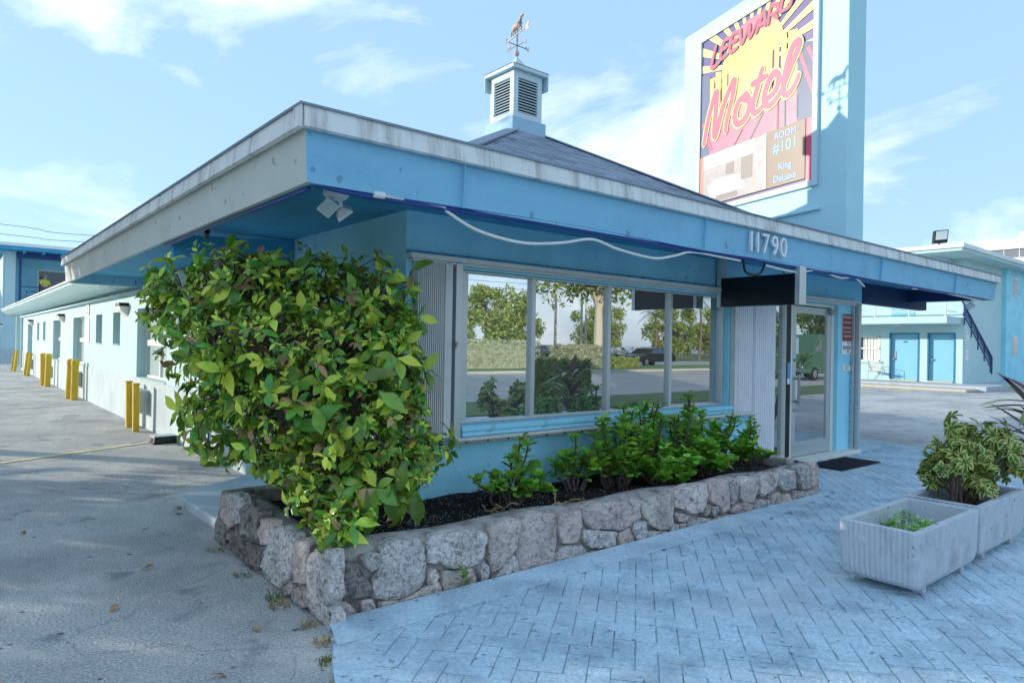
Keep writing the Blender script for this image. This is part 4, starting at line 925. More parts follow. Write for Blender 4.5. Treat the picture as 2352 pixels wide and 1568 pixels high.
for k, (y, z0, z1, lab) in enumerate(((8.2, .27, .64, 'nearest the bush'), (15.3, .3, .64, 'behind the thickest round bollards'), (21.2, .23, .56, 'behind the third pair of bollards'), (27.3, .25, .6, 'behind the leaning bollards'))):
    t_ = thing('grille_box', 'small white wall grille box '+lab, 'wall box', (XL-.013, y, 0), 0)
    MB().box(-.14, 0, -.32, .32, z0, z1).build('housing', 'plinth_paint', t_, bevel=.01)
    for i in range(6): MB().box(-.155, -.141, -.29, .29, z0+.03+i*(z1-z0-.06)/6, z0+.05+i*(z1-z0-.06)/6).build('slat', 'frame_white', t_)
    for i in range(5): MB().box(-.162, -.1555, -.285+i*.14, -.27+i*.14, z0+.02, z1-.02).build('bar', 'frame_white', t_)
    MB().tube([(-.06, .2, 0), (-.06, .2, z0-.001)], .02, 8).build('conduit', 'plinth_paint', t_)
# bait box
bt = thing('bait_box', 'black plastic bait box on the asphalt by the wing wall', 'box', (-.25, 6.2, 0), R(6))
q = MB(); w, d, h_ = .15, .11, .1
q.add([(-w, -d, .012), (w, -d, .012), (w, d, .012), (-w, d, .012), (-w*.92, -d*.85, h_), (w*.92, -d*.85, h_), (w*.92, d*.9, h_), (-w*.92, d*.9, h_)], [(0, 1, 5, 4), (1, 2, 6, 5), (2, 3, 7, 6), (3, 0, 4, 7), (4, 5, 6, 7), (3, 2, 1, 0)]); q.build('body', 'black', bt, bevel=.01)
MB().box(-w-.015, w+.015, -d-.015, d+.015, 0, .0115).build('base', 'black', bt, bevel=.004); MB().box(-w*.97, w*.97, -d*.92, d*.95, h_+.001, h_+.018).build('lid', 'plinth_paint', bt, bevel=.006)
MB().box(-w-.001, -w+.015, -.03, .02, .03, .075).build('entry_hole', 'louvre_dark', bt)

# ================================================================== STONE PLANTER
plt_ = thing('stone_planter', 'low planter wall of pitted coral stones set in mortar', 'planter', (1.6, -1.1, 0))
PO = Vector((1.6, -1.1, 0))
def top_z(x): return .372-.012*x
cm = MB()
seg = 24
for k in range(seg):
    xa, xb = -1.1+5.39*k/seg, -1.1+5.39*(k+1)/seg
    za, zb = top_z(xa)+.012*math.sin(xa*5), top_z(xb)+.012*math.sin(xb*5)
    pr_ = lambda x, z: [(x, -1.095, 0), (x, -1.09, z-.03), (x, -1.05, z), (x, -.95, z+.004), (x, -.88, z-.025), (x, -.87, 0)]
    A = [Vector(p)-PO for p in pr_(xa, za)]; B = [Vector(p)-PO for p in pr_(xb, zb)]
    b0 = len(cm.v); cm.v += [tuple(p) for p in A+B]; cm.f += [(b0+i, b0+i+1, b0+7+i, b0+6+i) for i in range(5)]
    if k == seg-1: cm.f.append(tuple(b0+6+i for i in range(6)))
seg = 12
for k in range(seg):
    ya, yb = -1.08+1.86*k/seg, -1.08+1.86*(k+1)/seg
    za, zb = .37+.02*math.sin(ya*4)*(ya < .6), .37+.02*math.sin(yb*4)*(yb < .6)
    pr_ = lambda y, z: [(-1.075, y, 0), (-1.07, y, z-.03), (-1.04, y, z-.002), (-.95, y, z+.002), (-.88, y, z-.03), (-.87, y, 0)]
    A = [Vector(p)-PO for p in pr_(ya, za)]; B = [Vector(p)-PO for p in pr_(yb, zb)]
    b0 = len(cm.v); cm.v += [tuple(p) for p in A+B]; cm.f += [(b0+i, b0+i+1, b0+7+i, b0+6+i) for i in range(5)]
    if k == seg-1: cm.f.append(tuple(b0+6+i for i in range(6)))
cm.build('mortar_core', 'mortar', plt_, smooth=True)
bk = MB().box(-1.06-PO.x, -.02-PO.x, .70-PO.y, .84-PO.y, 0, .37).build('back_kerb', 'mortar', plt_, bevel=.02)
rk = MB().box(4.13-PO.x, 4.295-PO.x, -.86-PO.y, -.14-PO.y, 0, .34).build('right_return', 'mortar', plt_, bevel=.03)
def stone(poly, axis, depth, m_, seed):
    """rounded boulder face grown from a traced outline; poly is (along, z)"""
    r_ = random.Random(seed); cx = sum(p[0] for p in poly)/len(poly); cz = sum(p[1] for p in poly)/len(poly)
    # resample outline
    pts = []
    for i in range(len(poly)):
        a, b = poly[i], poly[(i+1) % len(poly)]; L = math.hypot(b[0]-a[0], b[1]-a[1]); n_ = max(1, int(L/.035))
        for k in range(n_):
            t = k/n_; pts.append((a[0]+(b[0]-a[0])*t, a[1]+(b[1]-a[1])*t))
    pts = [(cx+(x-cx)*1.035, cz+(z-cz)*1.04) for x, z in pts]
    pts = [(x+r_.uniform(-.004, .004), max(z+r_.uniform(-.004, .004), .012)) for x, z in pts]
    rings = [(1.0, -.045), (1.0, .008), (.985, .021), (.94, .027), (.80, .028), (.6, .029), (.38, .03), (.18, .03)]
    mb = MB(); n_ = len(pts)
    for s, o_ in rings:
        for x, z in pts:
            jit = r_.uniform(-.008, .008) if o_ > .01 else 0
            a = cx+(x-cx)*s+(r_.uniform(-.006, .006) if .3 < s < .96 else 0); zz_ = cz+(z-cz)*s
            mb.v.append((a, -(o_*depth+jit), zz_) if axis == 'x' else (-(o_*depth+jit), a, zz_))
    c0 = len(mb.v); mb.v.append((cx, -.041*depth, cz) if axis == 'x' else (-.041*depth, cx, cz))
    for k in range(len(rings)-1):
        for i in range(n_): mb.f.append((k*n_+i, k*n_+(i+1) % n_, (k+1)*n_+(i+1) % n_, (k+1)*n_+i))
    k = len(rings)-1
    for i in range(n_): mb.f.append((k*n_+i, k*n_+(i+1) % n_, c0))
    o_ = Vector((0, -1.11, 0)) if axis == 'x' else Vector((-1.09, 0, 0))
    mb.v = [tuple(Vector(v)+o_-PO) for v in mb.v]
    return mb.build('stone', m_, plt_, smooth=True)
for k, P in enumerate(FRONT_STONES): stone(P, 'x', 1.25, 'stone_dark' if k == 0 else ('stone', 'stone_pitted', 'stone', 'stone_pink', 'stone_pitted')[k % 5], k)
for k, P in enumerate(SIDE_STONES): stone(P, 'y', 1.1, 'stone_dark' if k in (5, 8, 9, 10) else ('stone_pitted', 'stone_pink', 'stone')[k % 3], 100+k)
for k, P in enumerate(([(-1.0, .02), (-.7, .02), (-.66, .17), (-.98, .2)], [(-.98, .21), (-.66, .18), (-.68, .33), (-.95, .33)], [(-.62, .02), (-.3, .02), (-.28, .3), (-.6, .32)])):
    o = stone(P, 'y', -1.1, 'stone', 200+k); o.location = (4.29+1.09, 0, 0)
so_ = MB(); nxx, nyy = 50, 14
for j in range(nyy):
    for i in range(nxx):
        x = -.9+5.05*i/(nxx-1); yv = -.9+.9*j/(nyy-1) if True else 0
        so_.v.append((x-PO.x, yv-PO.y, .275+.018*math.sin(x*3.1+yv*4)+random.uniform(-.008, .008)))
so_.f = [(j*nxx+i, j*nxx+i+1, (j+1)*nxx+i+1, (j+1)*nxx+i) for j in range(nyy-1) for i in range(nxx-1)]
b0 = len(so_.v)
for j in range(8):
    for i in range(8): so_.v.append((-.9+.9*i/7-PO.x, -.02+.74*j/7-PO.y, .27+random.uniform(-.008, .008)))
so_.f += [(b0+j*8+i, b0+j*8+i+1, b0+(j+1)*8+i+1, b0+(j+1)*8+i) for j in range(7) for i in range(7)]
so_.build('soil', 'soil', plt_, smooth=True)
mu = MB()
for k in range(1500):
    x = random.uniform(-.85, 4.1); yv = random.uniform(-.88, -.03)
    if x < .9 and random.random() < .6: continue
    s = random.uniform(.006, .022); a = random.uniform(0, 6.28); d = Vector((math.cos(a), math.sin(a), random.uniform(-.25, .25)))*s; e_ = Vector((-math.sin(a), math.cos(a), random.uniform(-.3, .3)))*s*.45
    c = Vector((x, yv, .292+.018*math.sin(x*3.1+yv*4)+random.uniform(0, .008)))-PO
    mu.add([c-d-e_, c+d-e_, c+d+e_, c-d+e_], [(0, 1, 2, 3)])
mu.build('mulch', 'mulch', plt_, kind='stuff', fix=False)
for k in range(9):
    rt = MB()
    x = random.choice((.3, .45, .95, 1.15)); p = Vector((x+random.uniform(-.1, .1), -.72+random.uniform(-.1, .1), .29)); P = [p]
    for i in range(6): p = p+Vector((random.uniform(-.06, .08), random.uniform(-.05, .05), random.uniform(-.02, .03))); p.z = max(p.z, .29); P.append(p.copy())
    rt.tube([q-PO for q in smooth_path(P, 4)], .006, 5); rt.build('dry_root', 'dry_weed', plt_)
sk = MB()
for k in range(900):
    x = random.uniform(-.85, 4.0) if random.random() < .4 else random.uniform(-.8, 1.1); yv = random.uniform(-.88, -.05); s = random.uniform(.002, .005); c = Vector((x, yv, .290+.018*math.sin(x*3.1+yv*4)))-PO
    sk.add([c+Vector((-s, 0, 0)), c+Vector((0, -s, .002)), c+Vector((s, 0, 0)), c+Vector((0, s, .003))], [(0, 1, 2, 3)])
sk.build('perlite_specks', 'print_white', plt_, kind='stuff', fix=False)
# ================================================================== PLANTS
def leaf_mesh(name, m_, prof, fold=.18, droop=.25, wave=0.0, seed=0, pet=.0):
    """unit-length leaf along +Y, upper side +Z; prof = half widths at even stations"""
    r_ = random.Random(seed); n_ = len(prof); v = [(0, 0, 0)]; rim = [0]
    if pet: v[0] = (0, 0, 0)
    for i, w in enumerate(prof):
        t = pet+(1-pet)*(i+1)/(n_+1); z = -droop*t*t
        wz = wave*r_.uniform(-1, 1)
        v += [(-w, t, z+fold*w+wz*w), (0, t, z), (w, t, z+fold*w-wz*w)]; rim += [1, 0, 1]
    v.append((0, 1, -droop)); rim.append(.6); e_ = len(v)-1
    f = [(0, 2, 1), (0, 3, 2)]
    for i in range(n_-1):
        a = 1+3*i; f += [(a, a+1, a+4, a+3), (a+1, a+2, a+5, a+4)]
    a = 1+3*(n_-1); f += [(a, a+1, e_), (a+1, a+2, e_)]
    me = bpy.data.meshes.new(name); me.from_pydata(v, [], f); me.materials.append(MATS[m_])
    at = me.attributes.new('rim', 'FLOAT', 'POINT'); at.data.foreach_set('value', rim)
    me.polygons.foreach_set('use_smooth', [True]*len(me.polygons)); return me
def leaf_matrix(p, d, up, L, roll=0):
    d = Vector(d).normalized(); up = Vector(up); x = d.cross(up)
    if x.length < 1e-3: x = d.orthogonal()
    x.normalize(); z = x.cross(d); M = Matrix((x, d, z)).transposed()
    M = M @ Matrix.Rotation(roll, 3, 'Y'); M = (M*L).to_4x4(); M.translation = Vector(p); return M
def leaf_pieces(items, parent, limit, field='foliage'):
    sc = sorted(range(len(items)), key=lambda i: -visible_size(items[i][1].translation)*(items[i][1].to_scale()[0]) if visible_size(items[i][1].translation) > 0 else 1)
    inv = parent.matrix_world.inverted() if False else Matrix.Translation(-Vector(parent.location))
    keep = [i for i in sc[:limit] if visible_size(items[i][1].translation) > 0]; ks = set(keep)
    for i in keep:
        o_ = link('leaf', items[i][0], parent); o_.matrix_local = inv @ items[i][1]
    groups = {}
    for i in range(len(items)):
        if i not in ks: groups.setdefault(items[i][0].materials[0].name, []).append(i)
    for gname, idx in groups.items():
        V, F, A = [], [], []; b = 0; cache = {}
        for i in idx:
            me, M = items[i]; M = inv @ M
            if me.name not in cache:
                co = np.empty(len(me.vertices)*3); me.vertices.foreach_get('co', co)
                rm_ = np.empty(len(me.vertices)); me.attributes['rim'].data.foreach_get('value', rm_)
                cache[me.name] = (co.reshape(-1, 3), [tuple(p.vertices) for p in me.polygons], rm_)
            co, fs_, rm_ = cache[me.name]; m4 = np.array(M)
            V.append(co @ m4[:3, :3].T + m4[:3, 3]); F += [tuple(q+b for q in f) for f in fs_]; A.append(rm_); b += len(co)
        me = bpy.data.meshes.new(field); me.from_pydata(np.concatenate(V).tolist(), [], F); me.materials.append(MATS[gname])
        at = me.attributes.new('rim', 'FLOAT', 'POINT'); at.data.foreach_set('value', np.concatenate(A))
        me.polygons.foreach_set('use_smooth', [True]*len(me.polygons))
        o_ = link(field, me, parent); o_['kind'] = 'stuff'
def pix(u, v, d):                        # a point seen at picture position (u,v of 2352x1568) at distance d: used to survey the bush's volume
    return CAM_POS+d*(cf+cr*((u-1176)/1573.1)+cu*((784-v)/1573.1))
def rdir(up=0.0):
    v = Vector(rng.normal(size=3)); v.normalize(); v.z += up; return v.normalized()
# ---- the big bush
FIC = [leaf_mesh('leaf', 'leaf_ficus', (.13, .21, .235, .20, .12), .25, dr, .25, s, .06) for s, dr in enumerate((.1, .3, .45, .2, -.1))]
FIB = [leaf_mesh('leaf', 'leaf_bright', (.12, .2, .22, .18, .1), .3, dr, .3, 20+s, .06) for s, dr in enumerate((.15, .35, -.1))]
FBR = [leaf_mesh('leaf', 'leaf_brown', (.12, .19, .2, .17, .1), .45, dr, .6, 30+s, .06) for s, dr in enumerate((.5, .3))]
bush = thing('broadleaf_bush', 'big wide bush of glossy broad green leaves leaning out of the stone planter', 'bush', (-.42, .12, .27))
BL = [(430, 690, 4.75, 105, 85), (540, 645, 4.8, 120, 75), (640, 650, 4.9, 130, 85), (760, 670, 4.9, 140, 85), (870, 690, 4.75, 100, 80), (500, 790, 4.6, 130, 100), (640, 800, 4.5, 150, 120), (790, 810, 4.55, 150, 120),
      (900, 830, 4.6, 85, 130), (560, 910, 4.6, 130, 90), (690, 940, 4.35, 150, 110), (830, 960, 4.4, 130, 120), (920, 980, 4.55, 75, 110), (640, 1050, 4.5, 100, 70), (760, 1080, 4.2, 120, 80), (880, 1080, 4.3, 100, 90), (940, 1090, 4.4, 50, 80),
      (790, 1190, 3.75, 60, 45), (720, 1150, 4.0, 55, 50), (985, 1030, 4.75, 55, 45), (775, 1215, 3.7, 50, 35)]
items = []; tw = MB(); root = Vector((-.42, .12, .27))
def add_leaf(p, d, up, L, r_):
    q = r_.random()
    me = r_.choice(FBR) if q < .05 else (r_.choice(FIB) if q < .42 else r_.choice(FIC))
    items.append((me, leaf_matrix(p, d, up, L, r_.uniform(-.5, .5))))
rr = random.Random(5)
for bi, (u, v, d, ru, rvv) in enumerate(BL):
    c = pix(u, v, d); sx, sz = ru*d/1573.1, rvv*d/1573.1; sy = min(sx, .42)
    m1 = root.lerp(c, .5)+Vector((rr.uniform(-.08, .08), rr.uniform(-.08, .08), -.08)); tw.tube([q-root for q in smooth_path([root+Vector((rr.uniform(-.1, .1), rr.uniform(-.1, .1), 0)), m1, c], 5)], [.017-.011*i/10 for i in range(11)], 6)
    nt = int(50*(sx*sz)/.06)+9
    for k in range(nt):
        dd = rdir(.1); 
        rad = rr.uniform(.6, 1.0) if rr.random() < .8 else rr.uniform(1.0, 1.3)
        tip = c+cr*dd.x*sx*rad+cu*dd.z*sz*rad+cf*dd.y*sy*rad
        tip.z = max(tip.z, .33)
        out = (cr*dd.x+cu*(dd.z*.8+.15)+cf*dd.y).normalized()
        if rr.random() < .8: tw.tube([c.lerp(tip, .25)-root, c.lerp(tip, .65)+Vector((0, 0, .02))-root, tip-root], [.006, .004, .0025], 4, cap=False)
        big = rr.random() < .22
        base = rr.uniform(.1, .165) if big else rr.uniform(.045, .1)
        for j in range(rr.randint(4, 7)):
            a = j*2.4+rr.uniform(-.4, .4); side = out.orthogonal().normalized(); side = Matrix.Rotation(a, 3, out) @ side
            ld = (side*rr.uniform(.6, 1.1)+out*rr.uniform(.2, .8)+Vector((0, 0, rr.uniform(-.45, .15)))).normalized()
            add_leaf(tip-out*.03*j*.3, ld, out+Vector((0, 0, .5)), base*rr.uniform(.7, 1.15), rr)
for wx, wy_, wz, wr in ((-.95, .75, 1.35, .45), (-.75, .95, 1.75, .4), (-1.05, .6, .85, .35), (-.55, .6, 1.2, .45), (-.5, .45, .6, .3)):      # unseen leaf clumps towards the wing, added to block sun on the planter box
    c = Vector((wx, wy_, wz))
    for k in range(60):
        out = rdir(.1); tip = c+out*wr*rr.uniform(.5, 1)
        for j in range(5):
            side = Matrix.Rotation(j*2.4, 3, out) @ out.orthogonal().normalized(); add_leaf(tip, side+out*.4, out+Vector((0, 0, .5)), rr.uniform(.08, .15), rr)
# the shoot in front of the shutter
P = [pix(930, 880, 4.75), pix(915, 780, 4.75), pix(925, 700, 4.75), pix(945, 620, 4.8)]
tw.tube([q-root for q in smooth_path(P, 5)], .008, 5)
for k in range(15):
    p = smooth_path(P, 5)[min(k+1, 15)]; a = k*2.3; add_leaf(p, cr*math.cos(a)+cu*math.sin(a)*.6-cf*.4, -cf+Vector((0, 0, .6)), rr.uniform(.09, .17), rr)
for (u, v, d, a, L) in ((790, 930, 4.05, 200, .22), (830, 870, 4.05, 20, .2), (870, 900, 4.05, 330, .19), (750, 985, 4.05, 165, .2), (840, 945, 4.05, 250, .2), (740, 1000, 4.0, 100, .17), (900, 1120, 4.0, 270, .2), (870, 1160, 3.95, 240, .2), (960, 1130, 4.2, 270, .2), (930, 1060, 4.1, 260, .18)):
    items.append((rr.choice(FIC[:3]), leaf_matrix(pix(u, v, d), cr*math.cos(R(a))+cu*math.sin(R(a))-cf*.15, -cf*.8+cu*.5, L, 0)))
leaf_pieces(items, bush, 300)
tw.build('branches', 'stem', bush, fix=False)
# ---- crown-of-thorns plants along the planter
EU = [leaf_mesh('leaf', 'leaf_euphorbia', (.13, .25, .36, .33), .25, dr, .2, 40+s) for s, dr in enumerate((.15, .35, -.1))]
def euphorbia(x, y, h_, nst, spread, label, dens=1.0, seed=0, flowers=3):
    h_ *= 1.1; nst = int(nst*1.12); spread *= 1.15; r_ = random.Random(seed); root = Vector((x, y, .28)); t_ = thing('thorny_plant', label, 'plant', root, 0, 'thorny plants in the stone planter')
    st = MB(); its = []; fl = MB()
    for k in range(nst):
        a = r_.uniform(0, 6.28); sp = spread*math.sqrt(r_.random()); hh_ = h_*(r_.uniform(.35, .9) if r_.random() < .75 else r_.uniform(.95, 1.3))*(1-.35*(sp/max(spread, .01))**2)
        b = Vector((math.cos(a)*sp*.35, math.sin(a)*sp*.35, 0)); P = [b]
        e_ = Vector((math.cos(a)*sp, math.sin(a)*sp*.8, hh_))
        for i in range(1, 5): P.append(b.lerp(e_, i/4)+Vector((r_.uniform(-.03, .03), r_.uniform(-.03, .03), 0))*(i < 4))
        P = smooth_path(P, 3); st.tube(P, [.011-.004*i/len(P) for i in range(len(P))], 6)
        nl = int(27*dens)
        for i in range(nl):
            t = 1-(i/nl)**1.5*.6; p = P[min(int(t*(len(P)-1)), len(P)-1)]; an = i*2.4; d = Vector((math.cos(an), math.sin(an), r_.uniform(.15, .9)))
            L = r_.uniform(.06, .105); its.append((r_.choice(EU), leaf_matrix(root+p, d, (0, 0, 1), L, r_.uniform(-.4, .4))))
        if r_.random() < .03*flowers/3:
            c = P[-1]+Vector((0, -.02, .0))
            for q in range(4): fl.obox(c+Vector((r_.uniform(-.012, .012), -.02+r_.uniform(-.01, .01), r_.uniform(-.01, .012))), (.006, 0, .002), (0, .005, 0), (0, 0, .006))
    leaf_pieces(its, t_, 0); st.build('stems', 'stem', t_, fix=False)
    if fl.v: fl.build('flowers', 'flower_red', t_)
euphorbia(.62, -.5, .42, 13, .26, 'sparse thorny plant with bare arching stems beside the broadleaf bush', .75, 1)
euphorbia(1.03, -.42, .18, 2, .04, 'tiny single thorny sprig standing alone in the mulch', .8, 2)
euphorbia(1.42, -.42, .46, 9, .2, 'thin upright thorny plant next to the tiny sprig', .9, 3)
euphorbia(1.85, -.5, .50, 20, .30, 'dense thorny plant under the middle of the window', 1.1, 4)
euphorbia(2.3, -.38, .62, 22, .30, 'tallest leafy thorny plant under the window', 1.0, 5)
euphorbia(2.2, -.72, .30, 18, .28, 'low dense thorny mound against the stone wall', 1.2, 6)
euphorbia(2.8, -.45, .60, 22, .30, 'dense thorny plant with tall stems under the window corner', 1.0, 7)
euphorbia(2.95, -.68, .36, 16, .26, 'low yellowish thorny mound with red flowers', 1.2, 8, 8)
euphorbia(3.4, -.42, .60, 16, .26, 'thorny plant with bare tall stems in front of the white shutter', .9, 9)
euphorbia(3.95, -.5, .36, 12, .22, 'small thorny plant at the door end of the planter', .9, 10)
# ---- concrete planter boxes
def tub(x0, x1, y0, y1, label):
    cx, cy = (x0+x1)/2, (y0+y1)/2; t_ = thing('planter_box', label, 'planter', (cx, cy, 0), 0, None)
    hw, hd = (x1-x0)/2, (y1-y0)/2; per = []
    def side(ax, ay, bx, by, n_):
        L = math.hypot(bx-ax, by-ay)
        for k in range(n_*4):
            t = k/(n_*4); ph = k % 4; off_ = (0, .006, .006, 0)[ph]
            if t < .06 or t > .94: off_ = .006
            nx_, ny_ = (by-ay)/L, -(bx-ax)/L; per.append((ax+(bx-ax)*t+nx_*(off_-.006), ay+(by-ay)*t+ny_*(off_-.006)))
    r_ = .03
    cs = [(-hw, -hd), (hw, -hd), (hw, hd), (-hw, hd)]
    for k in range(4):
        a, b = cs[k], cs[(k+1) % 4]; L = math.hypot(b[0]-a[0], b[1]-a[1]); ux, uy = (b[0]-a[0])/L, (b[1]-a[1])/L
        side(a[0]+ux*r_, a[1]+uy*r_, b[0]-ux*r_, b[1]-uy*r_, int(L/.034)); 
        per.append((b[0]-ux*r_*.3+uy*0, b[1]-uy*r_*.3)) if False else None
        ca = math.atan2(uy, ux)-math.pi/2; ctr = (b[0]-ux*r_-uy*r_*1, b[1]-uy*r_+ux*r_)
        for q in (0, 1, 2): per.append((ctr[0]+r_*math.cos(ca+q*math.pi/4), ctr[1]+r_*math.sin(ca+q*math.pi/4)))
    n_ = len(per); mb = MB()
    rings = [(.82, .075), (.90, .082), (.955, .11), (.975, .16), (1.0, .40), (1.0, .425), (.985, .43)]
    for s, z in rings:
        for x, y in per: mb.v.append((x*s if s < .9 else x-math.copysign(hw*(1-s), x)*min(1, abs(x)/hw*1.0), y-math.copysign(hd*(1-s), y)*min(1, abs(y)/hd) if s >= .9 else y*s, z))
    for k in range(len(rings)-1):
        for i in range(n_): mb.f.append((k*n_+i, k*n_+(i+1) % n_, (k+1)*n_+(i+1) % n_, (k+1)*n_+i))
    mb.f.append(tuple(range(n_-1, -1, -1)))
    w_ = .045; top = (len(rings)-1)*n_
    cl = lambda v, m_: max(-m_, min(m_, v))
    for z, k_ in ((.43, 0), (.425, .004), (.24, .02)):
        for x, y in per: mb.v.append((cl(x, hw-w_-k_), cl(y, hd-w_-k_), z))
    for k in range(3):
        A_, B_ = top+k*n_, top+(k+1)*n_
        for i in range(n_): mb.f.append((A_+i, A_+(i+1) % n_, B_+(i+1) % n_, B_+i))
    mb.build('tub', 'tub', t_)
    for sx in (-1, 1):
        for sy in (-1, 1): MB().box(sx*hw*.62-.03, sx*hw*.62+.03, sy*hd*.72-.03, sy*hd*.72+.03, .03, .08).build('foot', 'concrete', t_, bevel=.006)
    sm_ = MB(); 
    for j in range(7):
        for i in range(13): sm_.v.append(((-1+2*i/12)*(hw-.05), (-1+2*j/6)*(hd-.05), .275+random.uniform(-.008, .012)))
    sm_.f = [(j*13+i, j*13+i+1, (j+1)*13+i+1, (j+1)*13+i) for j in range(6) for i in range(12)]
    sm_.build('soil', 'soil' if 'shrub' in label else 'concrete', t_, smooth=True)
    return t_
tub(1.735, 2.80, -2.945, -2.47, 'ribbed grey concrete planter box with only small weeds')
tub(2.87, 3.92, -2.935, -2.44, 'ribbed grey concrete planter box holding the variegated shrub')
VA = [leaf_mesh('leaf', 'leaf_variegated', (.13, .22, .24, .15), .2, dr, .25, 60+s, .1) for s, dr in enumerate((.2, .4, .6))]
sh = thing('variegated_shrub', 'variegated yellow and green umbrella shrub in the rear planter box', 'shrub', (3.35, -2.68, .28))
r_ = random.Random(11); its = []; st = MB(); root = Vector((3.35, -2.68, .28))
def crown_h(x): return .58+.40*math.exp(-((x-3.04)/.11)**2)+.40*math.exp(-((x-3.6)/.14)**2)+.14*math.exp(-((x-3.9)/.15)**2)
for k in range(64):
    x = 2.96+1.15*((k*.618) % 1); y = -2.68+r_.uniform(-.24, .22); top_ = crown_h(x); z = r_.uniform(.42, 1)**.7*(top_-.40)+.42
    c = Vector((x+r_.uniform(-.04, .04), y*.6-2.68*.4 if top_ > .8 else y, z))
    if k % 2 == 0: st.tube([q-root for q in smooth_path([root+Vector(((x-3.45)*.5, r_.uniform(-.06, .06), 0)), root.lerp(c, .5)+Vector(((x-3.45)*.2+r_.uniform(-.05, .05), 0, .03)), c], 4)], [.012, .012, .011, .011, .01, .009, .008, .007, .006], 6)
    for i in range(4):
        d = Vector((r_.uniform(-1, 1), r_.uniform(-1.1, .7), r_.uniform(.1, 1.2))).normalized(); p = c+d*r_.uniform(.02, .09)+Vector((0, 0, -.03*i)); Lw = r_.uniform(.055, .095)
        st.tube([c-root, p-root], .0025, 4, cap=False)
        for j in range(7):
            a = j*6.283/7+r_.uniform(-.15, .15); side = Matrix.Rotation(a, 3, d) @ d.orthogonal().normalized()
            its.append((r_.choice(VA), leaf_matrix(p, side+d*r_.uniform(.0, .35), d, Lw*r_.uniform(.75, 1.1), r_.uniform(-.3, .3))))
leaf_pieces(its, sh, 220); st.build('branches', 'stem', sh, fix=False)
wd = thing('weed_patch', 'small green flowering weeds growing in the front planter box', 'weeds', (2.27, -2.7, .27)); r_ = random.Random(13); its = []; st = MB(); fl = MB()
WE = [leaf_mesh('leaf', 'leaf_euphorbia', (.18, .27, .2), .2, .3, .2, 70)]
for k in range(55):
    b = Vector((2.27+r_.uniform(-.36, .40), -2.7+r_.uniform(-.15, .15), .28)); h_ = r_.uniform(.02, .10)*(1.3 if r_.random() < .2 else 1); tip = b+Vector((r_.uniform(-.04, .04), r_.uniform(-.04, .04), h_)); st.tube([b-Vector(wd.location), tip-Vector(wd.location)], .0022, 4)
    for j in range(9): a = j*2.4; its.append((WE[0], leaf_matrix(b.lerp(tip, r_.uniform(.4, 1)), (math.cos(a), math.sin(a), r_.uniform(0, .5)), (0, 0, 1), r_.uniform(.03, .055))))
    if r_.random() < .22:
        c = tip+Vector((0, 0, .05)); st.tube([tip-Vector(wd.location), c-Vector(wd.location)], .0015, 4); fl.obox(c-Vector(wd.location), (.0045, 0, 0), (0, .0045, 0), (0, 0, .003))
leaf_pieces(its, wd, 0); st.build('stems', 'leaf_euphorbia', wd, fix=False); fl.build('flowers', 'print_white', wd)
# cordyline at the frame edge
CO = [leaf_mesh('leaf', m_, (.05, .075, .08, .07, .045), .3, dr, 0, 80+s) for s, (dr, m_) in enumerate(((.15, 'leaf_red'), (.35, 'leaf_red'), (.5, 'leaf_ficus')))]
cd = thing('cordyline', 'purple and green strap leaved plant beside the variegated shrub', 'plant', (4.75, -2.85, 0)); its = []; r_ = random.Random(17)
for k in range(46):
    a = k*2.4; el = r_.uniform(-.1, 1.1); z = r_.uniform(.45, 1.05); its.append((r_.choice(CO), leaf_matrix((4.75, -2.85, z), (math.cos(a)*math.cos(el), math.sin(a)*math.cos(el), math.sin(el)), (0, 0, 1), r_.uniform(.35, .6))))
leaf_pieces(its, cd, 46); MB().tube([(0, 0, .0), (.02, 0, .5), (0, .01, 1.05)], .018, 7).build('stem', 'stem', cd)
cs = thing('croton_shrub', 'tall glossy leaved shrub at the far edge of the paving', 'shrub', (9.9, -2.4, 0)); its = []; r_ = random.Random(23); st = MB()
for k in range(9):
    tp = Vector((r_.uniform(-.5, .5), r_.uniform(-.5, .5), r_.uniform(.7, 1.5))); st.tube(smooth_path([(0, 0, 0), tuple(tp*.5+Vector((0, 0, .1))), tuple(tp)], 4), [.02-.0017*i for i in range(9)], 5)
    for j in range(22):
        a = j*2.4; its.append((r_.choice(FIC+FIB), leaf_matrix(Vector((9.9, -2.4, 0))+tp-Vector((0, 0, .012*j)), (math.cos(a), math.sin(a), r_.uniform(-.1, .6)), (0, 0, 1), r_.uniform(.12, .2))))
leaf_pieces(its, cs, 0); st.build('branches', 'stem', cs, fix=False)
